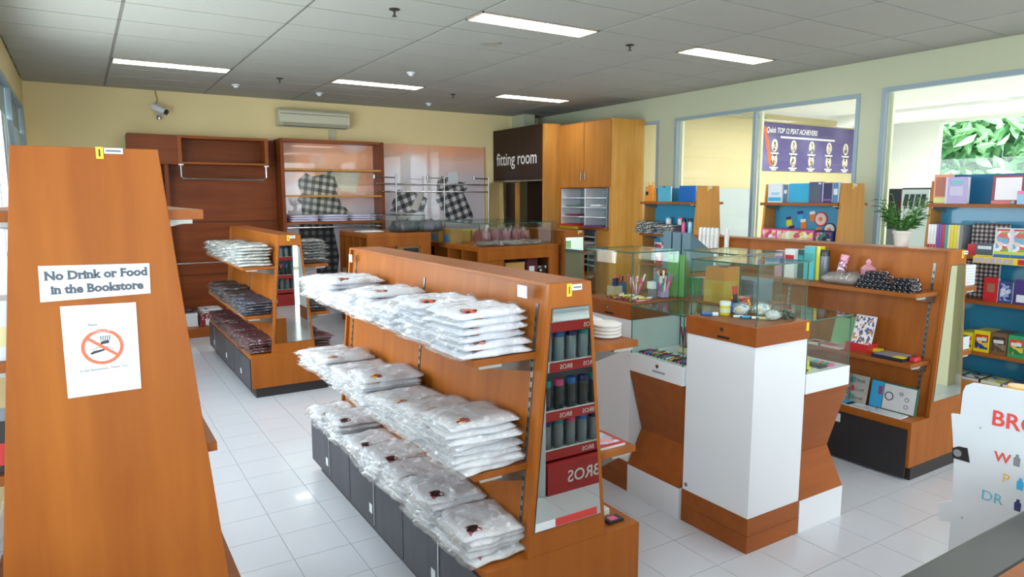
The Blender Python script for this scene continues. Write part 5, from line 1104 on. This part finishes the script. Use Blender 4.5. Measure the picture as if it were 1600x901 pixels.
# A: y 5.64-6.53
z1, z2, z3 = 1.7925, 1.4005, 1.0305; XS = TX-.26
t = thing('string_bag', 'orange drawstring bag with dark badge on the shelf beside the cabinet', 'bag', (XS+.03, 6.38, z1))
MB().prism([(6.29, z1), (6.47, z1), (6.455, z1+.13), (6.40, z1+.2), (6.34, z1+.2), (6.305, z1+.13)], 'x', XS, XS+.06).build('bag_body', mat('orange_cloth', '#dd8a26', .6, bump=.5), t, bev=.012); box('bag_badge', P_('black'), t, XS-.003, XS, 6.385, 6.425, z1+.08, z1+.125); MB().tube((XS+.03, 6.35, z1+.19), (XS+.03, 6.33, z1+.24), .012).tube((XS+.03, 6.39, z1+.19), (XS+.03, 6.42, z1+.235), .012).build('bag_frill', mat('orange_frill', '#e0a060', .6), t)
standing(XS+.06, 6.17, z1, .22, .19, .02, mat('sky_folder', '#58aeca', .25, coat=.7, var=.15), 'pale sky blue plastic folder beside the orange bag', 'folder', 'folder', parts=(('folder_clip', P_('black'), .4, .6, .93, 1.0),))
standing(XS+.10, 5.83, z1, .26, .19, .03, mat('royal_folder', '#1f63b0', .3), 'royal blue folder box at the right of the top shelf', 'folder', 'folder', parts=(('folder_spine', P_('blue'), 0, .1, 0, 1),))
stack('p', 'bagged plaid garment', 'folded_garment', 'garment', 'left pile on the tall shelf by the cabinet', TX-.2, 6.40, z2, 5, .028, 'plaid piles by the tall cabinet')
stack('p', 'bagged plaid garment', 'folded_garment', 'garment', 'right pile on the tall shelf by the cabinet', TX-.2, 6.08, z2, 4, .028, 'plaid piles by the tall cabinet')
for k, (y, c) in enumerate(((6.18, 'cyan'), (5.98, 'pink'))): flask(TX-.1, y, z2+.115, .035, .09, P_('white'), P_(c), 'white mug with %s lid on the plaid pile' % c, 'mug', 'mug')
flask(TX-.2, 5.83, z2, .028, .19, P_('pink'), P_('black'), 'pink water bottle with black cap on the blue-backed shelf', 'water_bottle', 'bottle'); flask(TX-.2, 5.73, z2, .028, .2, mat('clear_blue', '#7fc0d8', .1, coat=.5), P_('black'), 'pale blue water bottle with black cap at the end of the shelf', 'water_bottle', 'bottle')
standing(XS+.05, 6.1, z3, .4, .26, .05, printed('pink_pack', ['#c0405a', '#d9a0aa', '#e6d9d9', '#8f2f44'], 25), 'pink patterned pack on the lower shelf by the cabinet', 'gift_pack', 'pack')
# B: y 3.85-4.72
pk = standing(XS+.03, 4.56, z1, .17, .19, .05, M_PAPER, 'white and blue boxed set at the left of the top shelf', 'boxed_set', 'box', parts=(('blue_wave', P_('cyan'), .05, .95, .08, .28), ('blue_dots', mat('ice_blue', '#9fc4dc', .4), .2, .75, .4, .55)))
standing(XS+.05, 4.45, z1, .05, .18, .1, mat('steel_blue', '#50708e', .4), 'slim steel blue box beside the white boxed set', 'boxed_set', 'box', parts=(('box_stripe', M_PAPER, .2, .8, .5, .7),))
standing(XS+.07, 4.30, z1, .24, .19, .02, mat('cyan_folder', '#35a6cf', .25, coat=.6), 'bright cyan blue folder in the middle of the top shelf', 'folder', 'folder', parts=(('folder_edge', P_('blue'), 0, .05, 0, 1),))
standing(XS+.03, 4.10, z1, .14, .20, .05, mat('violet_box', '#4b3f86', .4), 'violet box with grey window on the top shelf', 'boxed_set', 'box', parts=(('grey_window', mat('window_grey', '#56606a', .2, coat=.5), .14, .9, .05, .85), ('white_sticker', M_PAPER, .1, .3, .88, .96)))
standing(XS+.05, 3.99, z1, .10, .19, .05, mat('indigo_box', '#2a2456', .4), 'dark indigo box beside the violet box', 'boxed_set', 'box', parts=(('box_band', P_('purple'), .1, .9, .1, .2),))
standing(XS+.06, 3.91, z1, .05, .19, .05, mat('bluegrey_box', '#4a78a8', .4), 'narrow blue patterned box at the right of the top shelf', 'boxed_set', 'box', parts=(('box_band', M_PAPER, .1, .9, .4, .7),))
def rnd(name, label, y, z, r, m1, m2):
    t = thing(name, label, 'pack', (TX-.03, y, z-r), 'round packs hung on the blue back panel'); c = lambda q, k: [(y+q*math.cos(2*PI*i/k), z+q*math.sin(2*PI*i/k)) for i in range(k)]
    MB().prism(c(r, 24), 'x', TX-.03, TX-.0205).build('pack_disc', m1, t); MB().prism(c(r*.82, 24), 'x', TX-.034, TX-.03).build('pack_inner', m2, t); MB().prism(c(r*.3, 12), 'x', TX-.037, TX-.034).build('pack_centre', P_('orange'), t)
rnd('round_pack', 'round red and white pack hung on the blue panel, upper', 4.16, 1.63, .072, P_('red'), mat('cream_disc', '#e6cfc6', .5)); rnd('round_pack', 'round black and white pack hung on the blue panel, lower', 4.06, 1.53, .065, P_('black'), M_PAPER)
for k, (y, z, c1_, c2_) in enumerate(((4.52, 1.60, 'yellow', 'navy'), (4.48, 1.51, 'pink', 'navy'), (4.39, 1.66, 'cyan', 'navy'), (4.35, 1.58, 'orange', 'white'), (4.25, 1.66, 'orange', 'white'), (4.17, 1.5, 'orange', 'orange'), (3.93, 1.6, 'black', 'black'))):
    t = thing('hanging_pack', 'small %s hanging pack, %s from left on blue panel' % (c1_, ords[k]), 'pack', (TX-.03, y, z-.05), 'small packs hung on the blue panel')
    MB().prism([(y-.035, z-.05), (y+.03, z-.06), (y+.04, z+.04), (y-.02, z+.05)], 'x', TX-.028, TX-.0205).build('pack_card', P_(c1_), t); MB().prism([(y-.025, z+.02), (y+.035, z+.01), (y+.04, z+.04), (y-.02, z+.05)], 'x', TX-.030, TX-.028).build('pack_header', P_(c2_), t)
M_KIT1 = printed('pencil_case_pink', ['#d9789c', '#e8d9c9', '#c04a74', '#e9e6ee', '#e6c84a', '#e8a0b8'], 30)
for k, (y, w, lab, m_) in enumerate(((4.60, .20, 'pink picture pencil case at the left of the shelf', M_KIT1), (4.30, .44, 'long pink pencil case with yellow picture, middle of the shelf', printed('pencil_case_yellow', ['#e3d06a', '#e8a0b8', '#d9d9a0', '#c8506a', '#eceae0'], 22)), (3.99, .20, 'navy and pink pencil case at the right of the shelf', printed('pencil_case_navy', ['#2a2a5a', '#b0405a', '#3a7a6a', '#202040', '#d0a0a8'], 30)))):
    t = thing('pencil_case', lab, 'pencil case', (XS+.04, y, z2)); box('case_body', P_('pink') if k < 2 else P_('navy'), t, XS+.02, XS+.08, y-w/2+.004, y+w/2-.004, z2, z2+.125, bev=.012); box('case_print', m_, t, XS+.017, XS+.02, y-w/2+.02, y+w/2-.02, z2+.015, z2+.108); MB().tube((XS+.05, y-w/2+.02, z2+.127), (XS+.05, y+w/2-.02, z2+.127), .003, 6).build('zip', M_STEEL, t)
# C: y 1.28-2.99
ZC1, ZC2, ZC3, ZC4 = 1.7925, 1.3855, 1.0305, .6205; XS = TX-.26
standing(XS+.05, 2.95, ZC1, .14, .24, .03, P_('orange'), 'orange and yellow picture book leaning at the left of the top shelf', parts=(('cover_panel', mat('terracotta', '#b86a4e', .4), .12, .9, .25, .9), ('green_foot', P_('lime'), .05, .95, .03, .2)))
standing(XS+.0, 2.82, ZC1, .165, .215, .04, mat('lilac_book', '#9a86bd', .4, coat=.4), 'lilac book with label frame on the top shelf', parts=(('title_block', mat('ice', '#c9c6dc', .5), .2, .8, .3, .65), ('title_band', mat('aqua_text', '#7fc4c8', .5), .25, .75, .72, .88), ('spine_edge', mat('lilac_light', '#d9d0e6', .5), .9, 1.0, 0, 1)))
standing(XS+.02, 2.46, ZC1, .22, .22, .06, mat('red_frame_box', '#8f2f3c', .4), 'dark red boxed toy with clear oval window on the top shelf', 'boxed_toy', 'box', parts=(('clear_window', mat('window_silver', '#a99a9c', .15, coat=1), .1, .9, .14, .92), ('foot_band', P_('red'), 0, 1, 0, .12)))
lumpbag(XS-.01, 2.41, ZC1+.001, .02, .03, M_PAPER, 'small white charm in front of the dark red toy box', name='charm', cat='toy')
standing(XS-.035, 2.30, ZC1, .15, .10, .05, mat('pale_blue_case', '#8fb8d8', .4), 'pale blue and pink lidded case on the top shelf at the right edge', 'small_case', 'case', parts=(('pink_lid', P_('pink'), 0, 1, .75, 1.0),))
for k in range(12):
    c = ['white', 'white', 'white', 'purple', 'purple', 'red', 'teal', 'cream', 'yellow', 'yellow', 'cream', 'grey'][k]; y = 3.025-.0225*(k+1)
    book(XS+.02, y, ZC2, .0205, .14, .235, c, '%s spined book, %s from the left of the book row' % (c, ords[k] if k < 8 else ['9th', '10th', '11th', '12th'][k-8]), label2=P_('red') if k < 3 else None, group='row of upright books')
M_PLB = plaid('plaid_pack', '#26282c', '#c9b8b4', '#6a6466', 30, 0, axes='yz')
standing(XS+.12, 2.60, ZC2, .26, .25, .03, M_PLB, 'black and pink checked bag behind the books', 'checked_bag', 'bag', parts=(('strap', mat('taupe', '#b3a69c', .5), .1, .25, 0, .8),))
standing(XS-.0, 2.665, ZC2, .07, .09, .03, P_('red'), 'small red and yellow game box on the book shelf', 'game_box', 'game')
standing(XS-.02, 2.57, ZC2, .12, .10, .03, mat('game_dark', '#46565e', .4), 'small dark game box with yellow frame on the book shelf', 'game_box', 'game', parts=(('game_title', M_PAPER, .1, .9, .55, .8), ('yellow_edge', P_('yellow'), 0, 1, 0, .08)))
M_PIC = printed('picture_book', ['#e6e9ec', '#d9555a', '#e6e9ec', '#7ab04a', '#e8c0b8', '#6aa8d0'], 30)
for k in range(3): standing(XS-.005+.006*k, 2.455-.113*k, ZC2, .11, .225, .015, M_PAPER, 'white picture book with red title, %s from left at the right edge' % ords[k], front=M_PIC, parts=(('red_title', P_('red'), .1, .9, .9, .96), ('blue_foot', P_('blue'), 0, 1, 0, .09), ('green_field', P_('lime'), 0, 1, .1, .2)), group='white picture books')
box('yellow_price_strip', P_('yellow'), gc, TX-.292, TX-.290, 2.16, 2.64, ZC2-.055, ZC2-.002)
for k in range(7): box('price_card', mat('lilac_card', '#b9a6cc', .5), gc, TX-.294, TX-.292, 2.60-.04*k, 2.63-.04*k, ZC2-.05, ZC2-.01)
box('red_price_card', P_('red'), gc, TX-.294, TX-.292, 2.24, 2.33, ZC2-.05, ZC2-.01)
standing(XS+.14, 2.72, ZC3, .4, .3, .03, M_PLB, 'checked pink and black bag on the third shelf', 'checked_bag', 'bag')
standing(XS+.0, 2.51, ZC3, .10, .19, .03, P_('red'), 'red book with round picture on the third shelf', front=None, parts=(('round_picture', mat('sepia', '#8a6a52', .5), .25, .75, .4, .75),))
standing(XS+.0, 2.405, ZC3, .09, .17, .03, mat('navy_book', '#3a4c86', .4), 'navy picture book beside the red book on the third shelf', front=printed('navy_pic', ['#3a4c86', '#8fa4d0', '#2a3a6a', '#c9d0e6'], 40))
standing(XS+.0, 2.27, ZC3, .15, .19, .03, mat('violet_book', '#4a3a7a', .4), 'violet book at the right edge of the third shelf', parts=(('white_panel', M_PAPER, .1, .9, .1, .4),))
for k in range(5):
    t = thing('game_box', 'boxed %s game, %s from left, shelf just above the white board' % (['yellow', 'yellow', 'brown picture', 'green', 'teal'][k], ords[k]), 'game', (XS, 2.66-.12*k, ZC4))
    y = 2.66-.12*k; mm = [P_('yellow'), P_('yellow'), mat('brown_game', '#7a5a44', .5), P_('green'), P_('teal')][k]
    box('box_body', mm, t, XS, XS+.2, y-.056, y+.056, ZC4, ZC4+.17-.03*(k == 0)); box('box_front', printed('game_print_%d' % k, [['#20283a', '#e0b02a', '#d9552a'], ['#1f3f8a', '#e0c02a', '#c8402a'], ['#5a4a3a', '#8a7a6a', '#3a3a30'], ['#2f7a4a', '#d9c04a', '#c84a3a'], ['#2a6a6a', '#e6e0c0', '#204a5a']][k], 25), t, XS-.002, XS, y-.046, y+.046, ZC4+.025, ZC4+.14-.03*(k == 0)); box('box_title', M_PAPER, t, XS-.003, XS-.002, y-.035, y+.035, ZC4+.09, ZC4+.115)
standing(XS+.1, 2.88, ZC4, .2, .28, .05, plaid('black_camo', '#1c1d20', '#4a4a3c', '#2e2e2c', 20, 0, axes='yz'), 'black pencil bag hanging behind the lowest game boxes', 'dark_bag', 'bag')
for k in range(5):
    c = ['lpink', 'teal', 'black', 'lime', 'purple'][k]; y = 2.86-.15*k
    t = thing('activity_book', '%s activity book lying on the base, %s from left' % ('pink' if c == 'lpink' else c, ords[k]), 'book', (XS, y, .3955)); box('book_cover', P_(c), t, XS-.1, XS+.12, y-.068, y+.068, .3955, .42); box('cover_print', printed('act_%d' % k, [PAL[c], '#e0d9c0', '#4a8ac0', '#d9604a'], 22), t, XS-.08, XS+.1, y-.06, y+.06, .42, .4215); box('pages', M_PAPER, t, XS-.1008, XS-.1, y-.066, y+.066, .398, .418)
# shelf stubs of right gondola far side: white paper reams at right of G3
for k, (z, h) in enumerate(((1.2305, .14), (.7705, .09))):
    t = thing('paper_ream_stack', 'white paper ream stack on the %s far shelf of the right gondola' % ('upper' if k == 0 else 'lower'), 'paper', (5.2, 2.4, z)); box('paper_block', M_PAPER, t, 5.10, 5.34, 2.33, 2.54, z, z+h); 
    box('top_sheet', mat('top_sheet_%d' % k, ['#d9dde2', '#2f6a6a'][k], .4), t, 5.101, 5.339, 2.331, 2.539, z+h, z+h+.003)
    for q in range(6): box('ream_gap', M_GREYTX, t, 5.0995, 5.3405, 2.3295, 2.331, z+.02+q*h/7, z+.0215+q*h/7)

# goods on the right side of the near gondola
t = thing('magazine', 'red framed magazine on the lower right shelf behind the mirror', 'magazine', (1.93, 2.33, .7455))
box('pages', M_PAPER, t, 1.86, 2.0, 2.23, 2.43, .7455, .7575); box('cover', P_('red'), t, 1.858, 2.002, 2.228, 2.432, .7575, .7595); box('cover_print', printed('mag_print', ['#b9c6e0', '#e8b0b8', '#d9dff0', '#c85a6a'], 30), t, 1.875, 1.985, 2.25, 2.41, .7595, .7605)
t = thing('magazine', 'yellow green magazine behind the red framed one', 'magazine', (1.9, 2.6, .7455)); box('pages', M_PAPER, t, 1.85, 1.98, 2.5, 2.68, .7455, .757); box('cover', P_('lime'), t, 1.849, 1.981, 2.499, 2.681, .757, .759)
for k, (x, y, c) in enumerate(((1.93, 2.32, 'white'), (1.95, 2.24, 'black'))):
    t = thing('small_pack', '%s crumpled pack on the base right of the mirror' % c, 'pack', (x, y, .3955)); box('pack_body', P_(c), t, x-.05, x+.04, y-.03, y+.03, .3955, .41+.02*(1-k), bev=.006); box('pack_print', P_('lime' if k == 0 else 'pink'), t, x-.03, x+.01, y-.02, y+.015, .41+.02*(1-k), .411+.02*(1-k))

# ------------------------------------------------------------------ bottle display stand with printed white side board (right foreground)
DX0, DX1, DY0, DY1 = 2.34, 3.04, .70, .985
ds = thing('bottle_display_stand', 'white and red cardboard bottle display stand with cut-out side board, right foreground', 'display stand', (2.58, .9, 0))
M_CARD = mat('display_card_white', '#c8cfd6', .45); M_REDC = mat('display_card_red', '#b92f2e', .45)
XBD = 2.31
yt_, zt_ = 1.03, 1.265
out = [(1.105, .0), (1.105, .62), (1.075, .66), (1.075, .74), (1.105, .80), (1.085, .83), (1.085, .98), (1.115, 1.0), (1.115, 1.12), (1.075, 1.14), (1.062, 1.22), (1.045, 1.255), (1.01, 1.27), (.60, 1.265), (.60, 0)]
def bx_(px, py): p = at(px, py, x=XBD); return (p.y, p.z)
out = [bx_(1485, 815), bx_(1468, 812), bx_(1467, 785), bx_(1488, 782), bx_(1490, 718), bx_(1488, 676), bx_(1486, 646), bx_(1500, 648), bx_(1504, 612), bx_(1509, 602), bx_(1520, 598), bx_(1600, 612)]
zc_ = out[-1][1]; out = [(out[0][0], 0)]+out+[(DY0-.06, zc_), (DY0-.06, 0)]
MB().prism(out, 'x', XBD, XBD+.012).build('side_board', M_CARD, ds, bev=.001)
def on_b(px, py, dx=.0012): p = at(px, py, x=XBD); return (XBD-dx, p.y, p.z)
text('board_lettering', 'BROS', .066, on_b(1548, 662), '-x', mat('board_red', '#d0453f', .5), ds, bold=.001, ext=.0006)
text('board_lettering', 'W', .042, on_b(1553, 718), '-x', mat('board_red', '#d0453f', .5), ds, bold=.0005, ext=.0006)
text('board_lettering', 'P', .040, on_b(1565, 752), '-x', mat('board_yellow', '#e2b23a', .5), ds, bold=-.0003, ext=.0006)
text('board_lettering', 'DR', .045, on_b(1532, 778), '-x', mat('board_cyan', '#56b4cc', .5), ds, bold=-.0003, ext=.0006)
for (px, py, c) in ((1589, 720, 'grey'), (1594, 757, 'cyan'), (1590, 790, 'navy')):
    _, y, z = on_b(px, py); MB().prism([(y-.008, z-.016), (y+.008, z-.016), (y+.009, z+.008), (y+.004, z+.013), (y+.004, z+.02), (y-.004, z+.02), (y-.004, z+.013), (y-.009, z+.008)], 'x', XBD-.0014, XBD).build('printed_bottle', P_(c), ds)
for (px, py) in ((1532, 668), (1503, 808)): _, y, z = on_b(px, py); MB().tube((XBD, y, z), (XBD-.002, y, z), .004, 10).build('rivet', mat('rivet_grey', '#a9afb5', .5), ds)
_, y, z = on_b(1500, 708); MB().prism([(y-.03, z-.02), (y+.02, z-.02), (y+.022, z+.012), (y+.005, z+.022), (y-.02, z+.024)], 'x', XBD-.003, XBD).build('camera_print', P_('black'), ds); MB().tube((XBD-.003, y+.006, z), (XBD-.004, y+.006, z), .012, 14).build('camera_lens_print', P_('grey'), ds)
box('back_board', M_CARD, ds, XBD+.012, DX1+.012, DY0-.05, DY0-.035, 0, 1.12); box('side_board_far', M_CARD, ds, DX1, DX1+.012, DY0-.035, DY1+.02, 0, 1.2)
TIERS = [.27, .52, .83, 1.08]
box('base_box', M_REDC, ds, DX0, DX1, DY0-.03, DY1+.03, 0, .20)
for k, z in enumerate(TIERS[:]):
    box('tier_shelf', M_CARD, ds, XBD+.012, DX1, DY0-.03, DY1, z-.005, z); box('tier_header', M_REDC, ds, XBD+.0125, DX1, DY1, DY1+.006, z-.05, z+.012)
    box('header_edge', M_PAPER, ds, XBD+.0125, DX1, DY1, DY1+.008, z+.012, z+.018)
    text('header_lettering', 'BROS', .04, (DX0+.38, DY1+.0075, z-.035), '+y', M_WTX, ds, ext=.0006)
    if k in (1, 2): text('header_lettering', 'BROS', .04, (DX0+.2, DY1+.0075, z-.035), '+y', M_WTX, ds, ext=.0006)
text('base_lettering', 'BROS', .11, (DX0+.42, DY1+.031, .06), '+y', M_WTX, ds, ext=.0006, bold=.001)
n_ = 0
for ti, z in enumerate(TIERS[:3]):
    for k in range(7):
        x = DX0+.045+.095*k; c = [('grey', 'navy'), ('grey', 'teal'), ('black', 'pink'), ('cyan', 'blue')][(k+ti) % 4]
        bodym = mat('smoky_bottle', '#7f8a90', .1, coat=.8) if ti == 0 else mat('dark_bottle', '#3a4044', .12, coat=.8) if ti == 1 else mat('clear_bottle', '#8fa4ac', .1, coat=.8)
        flask(x, DY1-.06, z+.0005, .034, .195, bodym, P_(c[1]), '%s capped sports bottle, %s from the white board, %s tier of red display' % (c[1], ords[k], ['bottom', 'middle', 'upper'][ti]), 'water_bottle', 'bottle', group='bottles on the red display stand')
        n_ += 1
flask(2.41, .90, 1.0805+.0005, .036, .19, mat('tan_lid_bottle', '#d0b070', .4), mat('tan_lid', '#dcae6a', .4), 'tan lidded tumbler peeking over the white board', 'tumbler', 'tumbler')
flask(2.47, .79, 1.0805+.0005, .026, .24, mat('dark_b', '#33363a', .3), P_('pink'), 'dark bottle with pink cap above the white board', 'water_bottle', 'bottle')
# cash counter at the bottom right corner
kc = thing('cash_counter', 'dark topped wooden counter at the bottom right corner', 'counter', (1.6, .45, 0))
box('counter_top_dark', mat('counter_black', '#2b2f31', .35, coat=.2), kc, .9, 2.25, .562, .668, 1.06, 1.10, bev=.006); box('counter_top_wood', M_OAKX, kc, .9, 2.25, .2, .562, 1.06, 1.10)
box('counter_front', M_OAK, kc, .92, 2.23, .23, .645, 0, 1.06)

# ------------------------------------------------------------------ goods at the left edge shelf
standing_y = box
t = thing('display_pack', 'red and black pack on the lower left shelf at the frame edge', 'pack', (-.215, 2.3, 1.1175)); box('pack_body', P_('black'), t, -.245, -.14, 2.2, 2.34, 1.1175, 1.26); box('pack_band', P_('red'), t, -.246, -.139, 2.198, 2.342, 1.14, 1.2)
t = thing('display_pack', 'white and cream pack on the middle left shelf at the frame edge', 'pack', (-.2, 2.3, 1.4215)); box('pack_body', M_PAPER, t, -.245, -.14, 2.2, 2.34, 1.4215, 1.58); box('pack_band', P_('cream'), t, -.246, -.139, 2.198, 2.342, 1.46, 1.51)
bpy.context.view_layer.update()
